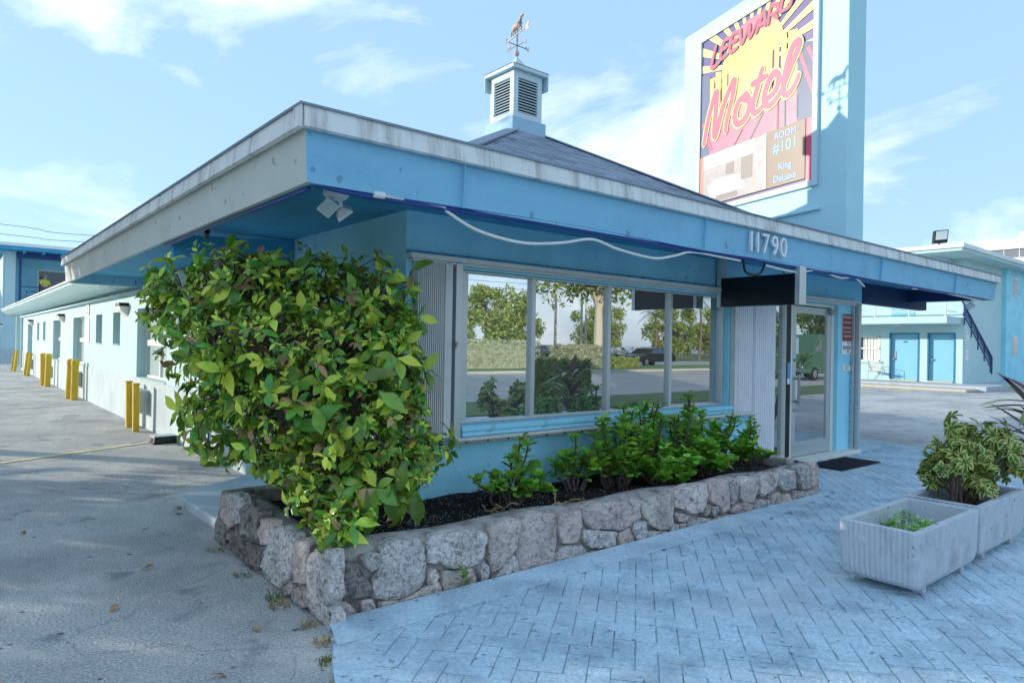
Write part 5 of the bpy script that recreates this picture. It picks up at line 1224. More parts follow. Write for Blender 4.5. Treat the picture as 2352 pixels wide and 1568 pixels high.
# weeds along the planter foot
def tuft(x, y, n_, h_, m_, label, seed, spread=.05):
    r_ = random.Random(seed); t_ = thing('weed_tuft', label, 'weed', (x, y, 0)); mb = MB()
    for k in range(n_):
        a = r_.uniform(0, 6.28); b = Vector((r_.uniform(-spread, spread), r_.uniform(-spread, spread), .0)); L = h_*r_.uniform(.4, 1); d = Vector((math.cos(a)*.7, math.sin(a)*.7, r_.uniform(.3, 1.1)))*L; s = Vector((-math.sin(a), math.cos(a), 0))*.003
        c = b+d*.6; e_ = b+d+Vector((0, 0, -L*.25)); mb.add([b-s, b+s, c+s*1.4, c-s*1.4, e_], [(0, 1, 2, 3), (3, 2, 4)])
    mb.build('blades', m_, t_, kind='stuff', fix=False)
TU = [(-1.19, -1.05, 26, .07, 'dry_weed', 'dry straw weed tuft at the outer corner of the stone planter'), (-1.2, -1.3, 40, .05, 'dry_weed', 'flat brownish weeds where asphalt meets paving, nearest the planter corner'), (-1.27, -1.5, 40, .05, 'weed', 'greenish brown weed strip where asphalt meets paving'), (-1.36, -1.75, 40, .05, 'dry_weed', 'dry weed strip along the asphalt edge farthest from the planter'), (-1.18, -.6, 26, .09, 'weed', 'green upright weed growing against the side of the stone planter'),
      (-1.2, -.72, 30, .07, 'dry_weed', 'straw coloured weed beside the green upright weed'), (-1.19, -.1, 22, .05, 'weed', 'small mossy weed below the dark planter stones'), (-1.17, .55, 22, .06, 'dry_weed', 'dry grass at the slab end of the planter'), (-1.06, 2.0, 24, .07, 'dry_weed', 'dry leaves caught at the corner of the concrete slab'), (-.45, -1.2, 16, .06, 'weed', 'small weed at the planter foot in the paving joint'), (-.15, 5.4, 20, .05, 'dry_weed', 'dry weed at the foot of the wing wall')]
for k, a in enumerate(TU): tuft(*a[:5], a[5], 300+k)
sd = thing('sapling', 'single green seedling at the foot of the planter stones', 'plant', (-.28, -1.2, .03)); leaf_pieces([(FIC[i % 3], leaf_matrix((-.28, -1.2, .06+.012*i), (math.cos(i*2.4)*.6, math.sin(i*2.4)*.6-.2, .7), (0, 0, 1), .07)) for i in range(7)], sd, 7)
lf2 = MB()
for k, (x, y) in enumerate(((-1.75, -1.35), (-1.4, -1.0), (-1.9, -.2), (-1.3, 3.2), (-2.2, 1.8), (-1.6, .4))):
    o = tag(link('fallen_leaf', FBR[k % 2]), 'dry brown leaf lying loose on the asphalt', 'leaf', 'fallen leaves on the asphalt'); o.matrix_world = leaf_matrix((x, y, .025), (math.cos(k*1.9), math.sin(k*1.9), 0), (0, 0, 1), .08)

# ================================================================== FIXTURES ON THE OFFICE
dm = thing('door_mat', 'dark ribbed rubber door mat before the entrance', 'mat', (6.3, -.43, .03))
MB().box(-.55, .55, -.24, .24, 0, .012).build('mat', 'mat_rubber', dm, bevel=.004)
for k in range(20): MB().box(-.52+k*.0535, -.49+k*.0535, -.21, .21, .0122, .016).build('rib', 'mat_rubber', dm)
tw_ = thing('tow_away_sign', 'red and white tow away notice on the wall by the door', 'sign', (7.27, 0, 1.73))
MB().box(-.15, .15, -.012, -.002, -.29, .29).build('plate', 'print_white', tw_)
MB().box(-.145, .145, -.0145, -.0125, -.1, .285).build('red_field', 'tow_red', tw_)
for s, z, sz in (('TOW-AWAY', .24, .085), ('24 HRS ZONE', .165, .06), ('UNAUTHORIZED', .09, .05), ('WILL BE TOWED', .03, .046), ('OWNERS RISK', -.03, .05)): put_text('sign_text', s, sz*.72, 'print_white', (0, -.0152, z), (1, 0, 0), (0, 0, 1), tw_, extrude=.0005)
for s, z in (('TO', -.13), ('88', -.25)): put_text('sign_text', s, .06, 'print_dark' if z > -.22 else 'tow_red', (.04, -.013, z), (1, 0, 0), (0, 0, 1), tw_, extrude=.0005)
for z in (-.18, -.205): MB().box(-.12, .12, -.0135, -.0125, z-.007, z+.007).build('print_line', 'print_dark', tw_)
np_ = thing('number_plate', 'small white house number plate below the tow notice', 'plate', (7.27, 0, 1.245)); MB().box(-.12, .12, -.012, -.002, -.04, .04).build('plate', 'print_white', np_); put_text('plate_text', '117', .085, 'steel', (0, -.0135, 0), (1, 0, 0), (0, 0, 1), np_, extrude=.001)
hs_ = thing('hanging_sign_box', 'blank black sign box hanging from the eave by two metal straps', 'sign', (4.07, -.5, 2.12))
MB().box(-.05, .05, -.45, .42, -.16, .16).build('panel', 'black_box', hs_, bevel=.006)
MB().box(-.065, .065, -.505, -.451, -.165, .23).build('end_strap', 'alu', hs_, bevel=.003); MB().box(-.065, .065, .421, .465, -.165, .378).build('end_strap', 'alu', hs_, bevel=.003)
MB().tube([(0, -.3, .161), (0, -.3, .175), (0, -.29, .19), (0, -.28, .175)], .004, 5).build('eye_hook', 'black', hs_)
def flood(loc, rz, label, dark=False):
    t_ = thing('security_light', label, 'light', loc, rz, None); b_ = 'white_plastic'
    MB().lathe([(.07, 0), (.085, -.008), (.085, -.055), (.06, -.085), (.02, -.09)][::-1], n=16).build('base', b_, t_, smooth=False)
    for s in (-1, 1):
        MB().tube([(s*.03, 0, -.06), (s*.07, 0, -.12)], .013, 8).build('arm', b_, t_)
        c = Vector((s*.095, 0, -.15)); dn = Vector((s*.7, -.3, -.6)).normalized(); sd_ = dn.orthogonal().normalized(); up_ = dn.cross(sd_)
        hd = MB(); hd.add([c-dn*.035+sd_*.018*i+up_*.018*j for i, j in ((-1, -1), (1, -1), (1, 1), (-1, 1))]+[c+sd_*.045*i+up_*.055*j for i, j in ((-1, -1), (1, -1), (1, 1), (-1, 1))]+[c+dn*.022+sd_*.048*i+up_*.058*j for i, j in ((-1, -1), (1, -1), (1, 1), (-1, 1))], [(3, 2, 1, 0)]+[(4*a+i, 4*a+(i+1) % 4, 4*a+4+(i+1) % 4, 4*a+4+i) for a in (0, 1) for i in range(4)]+[(8, 9, 10, 11)]); h_ = hd.build('lamp_head', b_, t_, bevel=.004)
        MB().add([c+dn*.0235+sd_*.04*i+up_*.05*j for i, j in ((-1, -1), (1, -1), (1, 1), (-1, 1))], [(0, 1, 2, 3)]).build('lens', 'glass_pale', h_)
flood((-.74, -.36, 2.499), R(35), 'white twin security light under the office eave corner above the bush')
flood((-.55, 9.0, 2.52), R(-50), 'white twin security light under the wing roof edge')
flood((9.5, -.87, 2.37), R(20), 'grey twin security light under the far tip of the eave')
cb_ = thing('bullet_camera', 'small black bullet camera under the side eave', 'camera', (-1.12, 1.1, 2.33)); MB().tube([(0, 0, 0), (.02, .1, -.03)], .022, 10).build('barrel', 'black', cb_); MB().tube([(.01, .05, -.0), (.0, .05, .165)], .006, 6).build('stalk', 'black', cb_)
def cable(name, m_, pts, r_, label, n=6): o_ = MB().tube(smooth_path(pts, 6), r_, n).build(name, m_, smooth=True); return tag(o_, label, 'cable')
cable('conduit', 'conduit_blue', [(-1.13, EY0+.06, 2.352)]+[(x, -.95+.004*math.sin(x*3), 2.338+.006*math.sin(x*2.3)) for x in np.arange(-.9, 9.9, .6)], .017, 'dark blue conduit running along the front eave bottom')
cable('side_conduit', 'conduit_blue', [(-1.155, y, 2.335+.006*math.sin(y*2)) for y in np.arange(-.9, 2.4, .4)], .014, 'dark conduit running under the side eave')
cable('blue_cable', 'conduit_blue', [(x, -.975, 2.352+.01*math.sin(x*1.9)) for x in np.arange(-.6, 6.2, .4)], .007, 'thin blue cable tied along the eave conduit')
cable('white_cable', 'cable_white', [(-.76, -.97, 2.345), (-.35, -.965, 2.345), (-.266, -.95, 2.312), (-.027, -.95, 2.226), (.344, -.95, 2.19), (.712, -.95, 2.23), (1.024, -.95, 2.29), (1.315, -.95, 2.245), (1.736, -.95, 2.217), (2.0, -.95, 2.26), (2.261, -.95, 2.319), (2.718, -.95, 2.317), (3.0, -.95, 2.312)], .0115, 'white cable drooping in swags below the eave over the window')
MB().tube([(-.80, -.97, 2.343), (-.73, -.97, 2.345)], .02, 10).build('cable_plug', 'cable_white', bpy.data.objects['white_cable'])
cable('white_cable', 'cable_white', [(3.42, -.95, 2.308), (3.91, -.95, 2.289), (4.131, -.96, 2.30), (4.5, -.95, 2.346), (5.0, -.95, 2.305), (5.347, -.95, 2.336), (5.611, -.95, 2.249)], .011, 'white cable sagging below the eave by the hanging sign')
cable('white_cable', 'cable_white', [(7.02, -.95, 2.32), (7.695, -.95, 2.34), (8.7, -.95, 2.325), (9.86, -.95, 2.305)], .011, 'pale cable under the far tip of the eave')
cable('black_cable', 'black', [(3.05, -.95, 2.33), (3.09, -.95, 2.222), (3.225, -.95, 2.2), (3.36, -.95, 2.23), (3.43, -.95, 2.32)], .012, 'black cable loop hanging beside the sign box')
tb = MB()
for x in (-.35, .72, 1.02, 2.26, 3.0, 4.5):
    o_ = MB().tube([(x, -.95+.028*math.cos(k*.7), 2.335+.03*math.sin(k*.7)) for k in range(10)], .004, 4).build('cable_tie', 'black', bpy.data.objects['conduit'])
# ================================================================== GUEST BLOCK (right)
gb = thing('guest_block', 'two storey pale blue guest block with balcony and outside stair', 'building', (29.9, 5.5, 0)); G0 = Vector((29.9, 5.5, 0))
def gbox(name, m_, x0, x1, y0, y1, z0, z1, par=gb, bevel=0): return box(name, m_, x0-G0.x, x1-G0.x, y0-G0.y, y1-G0.y, z0, z1, par, bevel)
wa = MB()
def wadd(y0, y1, z0, z1, x0=29.9, x1=30.1): wa.box(x0-G0.x, x1-G0.x, y0-G0.y, y1-G0.y, z0, z1)
DO = [(5.78, 6.72, .27, 2.26), (7.16, 8.26, .27, 2.26), (8.70, 10.2, 1.02, 2.17), (13.5, 15, 1.02, 2.17)]
yy = 5.45
for a, b, z0, z1 in DO:
    wadd(yy, a, .1, 5.4); wadd(a, b, z1, 5.4)
    if z0 > .5: wadd(a, b, .1, z0)
    yy = b
wadd(yy, 26, .1, 5.4); wa.box(.2, 12, -.05, .15, .1, 5.4)
wa.build('wall', 'wall_paint_sun', gb)
gbox('walkway', 'concrete', 27.8, 36, 4.0, 26, 0, .2, bevel=.02)
gbox('kerb_strip', 'kerb_concrete', 26.6, 27.75, 4.3, 26, 0, .11, bevel=.03)
gbox('balcony', 'wall_paint_sun', 28.2, 29.89, 5.5, 26, 2.66, 2.95, bevel=.01)
gbox('roof_slab', 'wall_paint_sun', 27.2, 46, 4.7, 27, 5.40, 5.52); gbox('roof_edge', 'roof_white', 27.12, 46.1, 4.62, 27.1, 5.521, 5.68)
gbox('eave_beam', 'wall_paint_sun', 28.4, 29.89, 5.9, 6.2, 5.05, 5.398)
for k, (a, b, z0, z1) in enumerate(DO[:2]):
    j = MB(); 
    for q in ((a-.06, a, z0, z1+.05), (b, b+.06, z0, z1+.05), (a, b, z1, z1+.05)): j.box(-.02, .06, q[0]-G0.y, q[1]-G0.y, q[2], q[3])
    jm = j.build('door_jamb', 'jamb_teal', gb)
    d_ = gbox('door', 'door_teal', 30.0, 30.04, a, b, z0, z1)
    gbox('handle', 'steel', 29.93, 29.999, b-.14, b-.08, 1.12, 1.2, d_)
    gbox('lock_plate', 'steel', 29.985, 29.999, b-.2 if k else b-.13, b-.08, 1.15 if k else 1.28, 1.5 if k else 1.36, d_)
    gbox('threshold', 'kerb_concrete', 29.8, 30.04, a, b, .2, .269, d_)
put_text('room_number', '101', .13, 'print_dark', (29.995-G0.x, 7.7-G0.y, 1.92), (0, -1, 0), (0, 0, 1), gb, extrude=.004, shear=.2)
for a, b, z0, z1 in DO[2:]:
    f_ = MB(); t = .06
    for q in ((a, a+t, z0, z1), (b-t, b, z0, z1), (a, b, z0, z0+t), (a, b, z1-t, z1), (a, b, (z0+z1)/2-.02, (z0+z1)/2+.04)): f_.box(-.01, .05, q[0]-G0.y, q[1]-G0.y, q[2], q[3])
    w_ = f_.build('window', 'frame_white', gb); gbox('pane', 'dark_glass', 30.0, 30.005, a+.01, b-.01, z0+.01, z1-.01, w_)
    for k in range(10): gbox('curtain_fold', 'cream_wall', 29.97+.012*(k % 2), 29.992, a+t+k*(b-a-2*t)/10, a+t+(k+.8 if k != 5 else k+.2)*(b-a-2*t)/10, z0+.05, z1-.05, w_)
    gbox('sill', 'wall_paint_sun', 29.82, 29.9, a-.06, b+.06, z0-.06, z0, w_)
# balcony railing
rl = gbox('balcony_rail', 'rail_pale', 28.28, 28.32, 5.55, 26, 3.62, 3.66)
gbox('rail_bar', 'rail_pale', 28.29, 28.31, 5.55, 26, 3.14, 3.17, rl); gbox('rail_bar', 'rail_pale', 28.29, 28.31, 5.55, 26, 3.38, 3.40, rl)
for y in np.arange(5.57, 26, 1.35): gbox('post', 'rail_pale', 28.28, 28.32, y, y+.045, 2.951, 3.62, rl)
ms_ = MB()
for k in range(90):
    y = 5.6+k*.11
    for s in (-1, 1): ms_.bar((28.3-G0.x, y-G0.y, 3.17), (28.3-G0.x, y+s*.2-G0.y, 3.37), .008)
ms_.build('mesh_infill', 'rail_pale', rl)
rl2 = gbox('end_rail', 'rail_pale', 28.32, 29.6, 5.55, 5.58, 3.62, 3.66); gbox('rail_bar', 'rail_pale', 28.32, 29.6, 5.56, 5.575, 3.14, 3.17, rl2)
gbox('upper_door', 'door_teal', 29.88, 29.899, 7.3, 8.25, 2.97, 4.95); gbox('upper_door', 'door_teal', 29.88, 29.899, 9.6, 10.5, 2.97, 4.95)
# stair running back along the end wall
nst = 15; x0, x1, zt, zb = 29.95, 34.0, 2.95, .2
pr_ = [(x0, .2), (x0, zt)]
for k in range(nst):
    xa = x0+(x1-x0)*(k+1)/nst; za = zt-(zt-zb)*k/nst; pr_ += [(xa, za), (xa, zt-(zt-zb)*(k+1)/nst)]
sb = MB(); n_ = len(pr_)
for y in (4.55, 5.44): sb.v += [(x-G0.x, y-G0.y, z) for x, z in pr_]
sb.f = [tuple(range(n_)), tuple(range(2*n_-1, n_-1, -1))]+[(i, (i+1) % n_, n_+(i+1) % n_, n_+i) for i in range(n_)]
sb.v = [(x, y+.88 if y < -.5 else y+.0, z) for x, y, z in sb.v]
sb = MB()
for y in (5.42, 5.449): sb.v += [(x-G0.x, y-G0.y, z) for x, z in pr_]
sb.f = [tuple(range(n_)), tuple(range(2*n_-1, n_-1, -1))]+[(i, (i+1) % n_, n_+(i+1) % n_, n_+i) for i in range(n_)]
stf = sb.build('stair', 'wall_paint_sun', gb)
hr_ = MB(); 
hr_.bar((29.6-G0.x, 5.40-G0.y, 3.62), (33.5-G0.x, 5.40-G0.y, 1.30), .05).bar((29.7-G0.x, 5.40-G0.y, 3.12), (33.5-G0.x, 5.40-G0.y, .80), .035).bar((33.5-G0.x, 5.4-G0.y, 1.32), (33.5-G0.x, 5.4-G0.y, .55), .045)
for k in range(5): xa = 29.9+k*.85; za = 3.44-k*.505; hr_.bar((xa-G0.x, 5.4-G0.y, za), (xa-G0.x, 5.4-G0.y, za-.8), .04)
hr_.build('stair_rail', 'rail_blue', gb)
im = MB()
for k in range(44):
    xa = 29.8+k*.083; za = 3.50-k*.0494; im.bar((xa-G0.x, 5.4-G0.y, za), (xa+.14-G0.x, 5.4-G0.y, za-.42), .008).bar((xa+.12-G0.x, 5.4-G0.y, za-.05), (xa+.02-G0.x, 5.4-G0.y, za-.42), .008)
im.build('rail_infill', 'rail_blue', gb)
# rear part of the block
gbox('rear_wall', 'wall_paint_shade', 35.0, 46, 5.28, 9, .1, 5.398)
for x in (35.95,):
    for z0, z1 in ((4.2, 5.05), (1.4, 2.3)):
        w_ = gbox('window', 'frame_white', x, x+.75, 5.25, 5.279, z0, z1); gbox('pane', 'dark_glass', x+.06, x+.69, 5.24, 5.249, z0+.05, (z0+z1)/2-.02, w_); gbox('pane', 'dark_glass', x+.06, x+.69, 5.24, 5.249, (z0+z1)/2+.02, z1-.05, w_)
gbox('ceiling_light', 'frame_white', 29.0, 29.3, 7.6, 7.85, 2.60, 2.659)
gbox('wall_speaker', 'frame_white', 28.2, 28.4, 7.0, 7.15, 5.2, 5.4)
for k, (z0, z1, lab) in enumerate(((1.85, 2.36, 'upper white notice on the guest block end wall'), (1.17, 1.75, 'lower white notice on the guest block end wall'))):
    t_ = thing('wall_notice', lab, 'notice', (30.25, 5.415, 0)); MB().box(-.17, .17, -.012, 0, z0, z1).build('plate', 'print_white', t_)
    for i, s in enumerate(('TOW-AWAY', 'ALPINE') if k == 0 else ('WELCOME',)): put_text('notice_text', s, .07, 'tow_red' if k == 0 else 'print_dark', (0, -.0135, z1-.08-i*(z1-z0-.16)), (1, 0, 0), (0, 0, 1), t_, extrude=.0008)
    for i in range(4): MB().box(-.12, .12, -.0135, -.0125, z0+.15+i*.06, z0+.165+i*.06).build('notice_line', 'steel', t_)
# lawn chair by the door
ch = thing('lawn_chair', 'white sling lawn chair beside the door of room 101', 'chair', (29.35, 8.7, .2), R(25))
MB().add([(-.05, -.25, .40), (.42, -.25, .36), (.42, .25, .36), (-.05, .25, .40), (-.05, -.25, .415), (.42, -.25, .375), (.42, .25, .375), (-.05, .25, .415)], [(3, 2, 1, 0), (4, 5, 6, 7), (0, 1, 5, 4), (1, 2, 6, 5), (2, 3, 7, 6), (3, 0, 4, 7)]).build('seat', 'cream_wall', ch)
MB().obox((.5, 0, .62), (.008, 0, .004), (0, .25, 0), (.06, 0, .24)).build('backrest', 'cream_wall', ch)
for s in (-1, 1):
    MB().tube([(-.05, s*.27, 0), (-.05, s*.27, .62), (.48, s*.27, .62)], .014, 6).build('front_leg_and_arm', 'rail_pale', ch); MB().tube([(.55, s*.27, 0), (.38, s*.27, .4), (.56, s*.27, .88)], .014, 6).build('rear_leg', 'rail_pale', ch)
rlt = thing('roof_floodlight', 'boxy floodlight on a short post on the guest block roof', 'light', (29.69, 6.32, 5.68)); MB().tube([(0, 0, 0), (0, 0, .42)], .05, 8).build('post', 'steel', rlt)
MB().obox((-.05, -.05, .68), Vector((.17, -.2, .02))*1.0, Vector((.1, .085, 0)), (-.03, -.03, .26)).build('housing', 'black', rlt, bevel=.02); MB().obox((-.17, -.15, .72), Vector((.14, -.165, .017)), Vector((.004, .0035, 0)), (-.02, -.02, .18)).build('lens', 'cream_wall', rlt)
fw_ = thing('white_tower_block', 'distant white building with a grey window band behind the guest block', 'building', (80, 17, 0))
MB().box(-1, 40, -14, 1.8, 0, 11.0).box(-1, 40, -14, 1.8, 11.9, 12.9).build('wall', 'cream_wall', fw_); MB().box(-.8, 39, -13.8, 1.6, 11.001, 11.899).build('window_band', 'car_grey', fw_)
for k in range(8): MB().box(-.82, -.805, 1.3-k*1.3, 1.36-k*1.3, 11.0, 11.9).build('mullion', 'frame_white', fw_)
MB().box(.5, 38, -13, -.9, 12.901, 13.7).build('penthouse', 'cream_wall', fw_)
for k, y in enumerate((6.0, 7.6)): o = MB().quad((24.6, y, .006), (26.5, y, .006), (26.5, y+.25, .006), (24.6, y+.25, .006)).build('stall_line', 'line_paint'); tag(o, 'yellow stall line on the lot before the guest block', 'road marking', kind='structure')

# ================================================================== BACK BLOCK (left, far)
bb = thing('back_block', 'two storey blue block with a balcony beyond the wing', 'building', (0, 44, 0))
def bbx(name, m_, x0, x1, y0, y1, z0, z1, par=bb): return box(name, m_, x0, x1, y0-44, y1-44, z0, z1, par)
bbx('lower_wall', 'wall_paint_sun', -.07, 14, 44, 52, 0, 3.2); bbx('corner_wall', 'wall_paint_sun', -.07, .42, 44.0, 52, 3.2, 6.3); bbx('upper_wall', 'wall_paint_shade', .42, 14, 45.9, 52, 3.2, 6.3)
bbx('balcony', 'wall_paint_sun', .42, 14, 43.9, 45.9, 3.2, 3.35); bbx('roof_slab', 'soffit_paint', -.5, 14.5, 42.9, 52.5, 6.3, 6.5); bbx('roof_edge', 'roof_white', -.55, 14.55, 42.85, 52.5, 6.501, 6.68); bbx('roof_beam', 'rail_blue', .5, 14, 43.9, 44.1, 5.95, 6.29)
for k in range(6): bbx('rafter', 'soffit_paint', .7+k*.9, .82+k*.9, 43.0, 45.8, 6.18, 6.299)
bbx('post', 'rail_blue', .58, .70, 43.95, 44.05, 3.35, 5.949); 
for x in (4.5, 8.4): bbx('post', 'rail_blue', x, x+.12, 43.95, 44.05, 3.35, 5.949)
r2 = bbx('balcony_rail', 'rail_blue', .7, 14, 43.97, 44.02, 4.28, 4.34); bbx('rail_bar', 'rail_blue', .9, 14, 43.98, 44.01, 4.02, 4.06, r2); bbx('rail_bar', 'rail_blue', .9, 14, 43.98, 44.01, 3.42, 3.46, r2)
for k in range(26): bbx('baluster', 'rail_blue', .95+k*.5, .98+k*.5, 43.985, 44.005, 3.46, 4.02, r2)
w_ = bbx('window', 'frame_white', 1.6, 3.2, 45.85, 45.899, 4.0, 5.5); bbx('pane', 'dark_glass', 1.7, 3.1, 45.82, 45.849, 4.1, 5.4, w_)
bbx('drain_pipe', 'wall_paint_sun', -.16, -.075, 44.1, 44.2, 0, 6.3)
far2 = thing('far_walkway_block', 'grey covered walkway building past the picket gate', 'building', (-6, 56, 0)); MB().box(-8, 6.2, 0, 6, 0, 2.6).box(-8, 6.6, -.6, 6, 2.75, 3.3).box(-8, 6.2, 0, 6, 3.3, 6.0).box(-8, 6.8, -.8, 6, 6.0, 6.4).build('wall', 'plinth_paint', far2)
for k in range(4): MB().box(.4+k*1.4, 1.4+k*1.4, -.04, -.002, 3.9, 5.2).build('window', 'dark_glass', far2)
pf = thing('picket_fence', 'white picket gate at the far end of the wing', 'fence', (-.9, 45.5, 0))
for z in (.35, 1.25): MB().box(-3, .7, .02, .06, z, z+.08).build('rail', 'frame_white', pf)
for k in range(26): MB().box(-3+k*.14, -2.92+k*.14, -.01, .0195, .1, 1.5).build('picket', 'frame_white', pf)
# person on the balcony, leaning over the rail
def skin_mesh(name, verts, edges, radii, m_, parent, root=0):
    me = bpy.data.meshes.new(name); me.from_pydata(verts, edges, []); o_ = link(name, me, parent)
    o_.modifiers.new('skin', 'SKIN'); 
    for i, r_ in enumerate(radii): me.skin_vertices[0].data[i].radius = (r_, r_)
    me.skin_vertices[0].data[root].use_root = True
    s_ = o_.modifiers.new('sub', 'SUBSURF'); s_.levels = 1; s_.render_levels = 2
    dg = bpy.context.evaluated_depsgraph_get(); m2 = bpy.data.meshes.new_from_object(o_.evaluated_get(dg)); o_.modifiers.clear(); o_.data = m2; m2.materials.clear(); m2.materials.append(MATS[m_]); m2.polygons.foreach_set('use_smooth', [True]*len(m2.polygons)); return o_
pe = thing('person', 'person in a yellow shirt leaning on the balcony rail', 'person', (1.85, 44.45, 3.35), R(-70))
V_ = [(0, 0, .92), (0, .03, 1.15), (.02, .0, 1.38), (.07, 0, 1.48), (.10, 0, 1.56), (.13, 0, 1.68), (-.02, .11, .88), (0, .12, .5), (-.03, .12, .07), (.10, .13, .03), (-.02, -.11, .88), (.02, -.12, .5), (-.03, -.12, .07), (.10, -.13, .03), (.02, .19, 1.38), (.12, .24, 1.12), (.34, .2, 1.02), (.42, .18, 1.0), (.02, -.19, 1.38), (.12, -.24, 1.12), (.34, -.2, 1.02), (.42, -.18, 1.0)]
E_ = [(0, 1), (1, 2), (2, 3), (3, 4), (4, 5), (0, 6), (6, 7), (7, 8), (8, 9), (0, 10), (10, 11), (11, 12), (12, 13), (2, 14), (14, 15), (15, 16), (16, 17), (2, 18), (18, 19), (19, 20), (20, 21)]
RA = [.15, .15, .16, .065, .055, .095, .09, .065, .045, .04, .09, .065, .045, .04, .07, .05, .038, .035, .07, .05, .038, .035]
skin_mesh('body', V_, E_, RA, 'skin', pe)
skin_mesh('shirt', [(0, .0, .93), (0, .02, 1.15), (.02, 0, 1.38), (.05, 0, 1.44), (.02, .19, 1.38), (.1, .235, 1.16), (.02, -.19, 1.38), (.1, -.235, 1.16)], [(0, 1), (1, 2), (2, 3), (2, 4), (4, 5), (2, 6), (6, 7)], [.175, .175, .185, .08, .1, .075, .1, .075], 'shirt_yellow', pe)
skin_mesh('trousers', [(0, 0, .95), (-.02, .11, .86), (0, .12, .5), (-.03, .12, .1), (-.02, -.11, .86), (.02, -.12, .5), (-.03, -.12, .1)], [(0, 1), (1, 2), (2, 3), (0, 4), (4, 5), (5, 6)], [.165, .11, .085, .07, .11, .085, .07], 'trousers', pe)
skin_mesh('hair', [(.10, 0, 1.71), (.09, 0, 1.76), (.05, 0, 1.70)], [(0, 1), (0, 2)], [.1, .07, .085], 'hair_grey', pe)
MB().lathe([(.01, -.02), (.016, 0), (.008, .02)], n=8).build('nose', 'skin', pe).location = (.232, 0, 1.66)
for s in (-1, 1): MB().lathe([(.002, -.012), (.012, 0), (.002, .012)], n=6).build('eye', 'black', pe).location = (.212, s*.035, 1.695); MB().lathe([(.004, -.03), (.018, 0), (.004, .03)], n=6).build('ear', 'skin', pe).location = (.12, s*.098, 1.68)
# overhead wires
for k, (za, zb) in enumerate(((11.2, 10.3), (10.3, 9.65), (9.4, 9.0))):
    P = [(-25, 92-k*.4, za+3.0), (.93, 70.4-k*.4, za), (7.85, 64.7-k*.4, zb), (40, 38-k*.4, zb-1.5)]
    o = MB().tube(smooth_path(P, 8), .028, 5).build('overhead_wire', 'steel'); tag(o, ('topmost', 'middle', 'lowest')[k]+' of three overhead wires behind the back block', 'wire', 'three overhead wires')
# ================================================================== TREES
def make_tree(name, label, h_, cr_, cz, n_clump, n_leaf, leaf, m_, seed, trunk_r=.18, flat_=.8, group=None, bark='bark'):
    r_ = random.Random(seed); t_ = thing(name, label, 'tree', (0, 0, 0), 0, group)
    tb_ = MB(); top = Vector((r_.uniform(-.3, .3), r_.uniform(-.3, .3), cz)); P = smooth_path([(0, 0, 0), (r_.uniform(-.15, .15), r_.uniform(-.15, .15), cz*.45), tuple(top)], 5)
    tb_.tube(P, [trunk_r*(1.25-.75*i/10) for i in range(11)], 9)
    lf_v, lf_f = [], []
    for k in range(n_clump):
        a = k*2.4+r_.uniform(-.3, .3); u = r_.random()**.6; zz_ = r_.uniform(-1, 1)
        c = Vector((math.cos(a)*u*cr_*math.sqrt(max(.05, 1-zz_*zz_*.7)), math.sin(a)*u*cr_*math.sqrt(max(.05, 1-zz_*zz_*.7)), cz+zz_*flat_*cr_))
        s = P[5+int(r_.random()*5)]
        tb_.tube(smooth_path([s, s.lerp(c, .5)+Vector((0, 0, .25)), c], 3), [trunk_r*.42, trunk_r*.34, trunk_r*.28, trunk_r*.22, trunk_r*.15, trunk_r*.1, trunk_r*.06], 5, cap=False)
        cs = cr_*r_.uniform(.22, .38)
        for j in range(n_leaf):
            d = Vector((r_.gauss(0, 1), r_.gauss(0, 1), r_.gauss(0, .8))); d *= (r_.random()**.33)*cs/max(d.length, .01); p = c+d
            n1 = Vector((r_.gauss(0, 1), r_.gauss(0, 1), r_.gauss(0, 1)+.6)).normalized(); x = n1.orthogonal().normalized(); x = Matrix.Rotation(r_.uniform(0, 6.28), 3, n1) @ x; y = n1.cross(x); L = leaf*r_.uniform(.6, 1.3); b = len(lf_v)
            lf_v += [tuple(p-x*L), tuple(p+y*L*.45), tuple(p+x*L), tuple(p-y*L*.45)]; lf_f.append((b, b+1, b+2, b+3))
    tb_.build('trunk', bark, t_, fix=False)
    me = bpy.data.meshes.new('crown'); me.from_pydata(lf_v, [], lf_f); me.materials.append(MATS[m_]); o_ = link('crown', me, t_); o_['kind'] = 'stuff'
    return t_
def place(t_, x, y, s=1, rz=0, label=None, copy=True):
    c = copy_tree(t_) if copy else t_
    c.location = (x, y, 0); c.scale = (s, s, s); c.rotation_euler = (0, 0, rz)
    if label: c['label'] = label
    return c
T1 = make_tree('shade_tree', 'leafy shade tree at the edge of the side parking lot', 6, 3.0, 3.2, 46, 120, .13, 'leaf_tree', 1, .16, .75)
place(T1, -8.3, 4.0, copy=False); T1.scale = (1, 1, .78)
T2 = make_tree('shade_tree', 'smaller loose shade tree further along the side parking lot', 5, 2.5, 2.3, 40, 110, .13, 'leaf_tree', 2, .12, .7); place(T2, -8.2, 9.6, 1.12, copy=False); T2.scale = (1.12, 1.12, .86)
T3 = make_tree('shade_tree', 'unseen tall tree added to shade the side fascia, nearer the street', 9, 3.2, 6.75, 110, 150, .15, 'leaf_tree', 12, .2, .45); place(T3, -8.6, 9.0, copy=False)  # out of view, high crown shaped to keep sun off the side fascia
place(T3, -8.6, 14.2, 1, 1.3, 'unseen tall tree added to shade the side fascia, further from the street')  # second added tree for the same fascia shade
TA = make_tree('street_tree', 'spreading pale trunked tree across the street', 13, 7, 10.5, 40, 130, .34, 'leaf_tree', 3, .42, .5, 'trees across the street', 'wood_pole'); place(TA, 45, -40, copy=False)
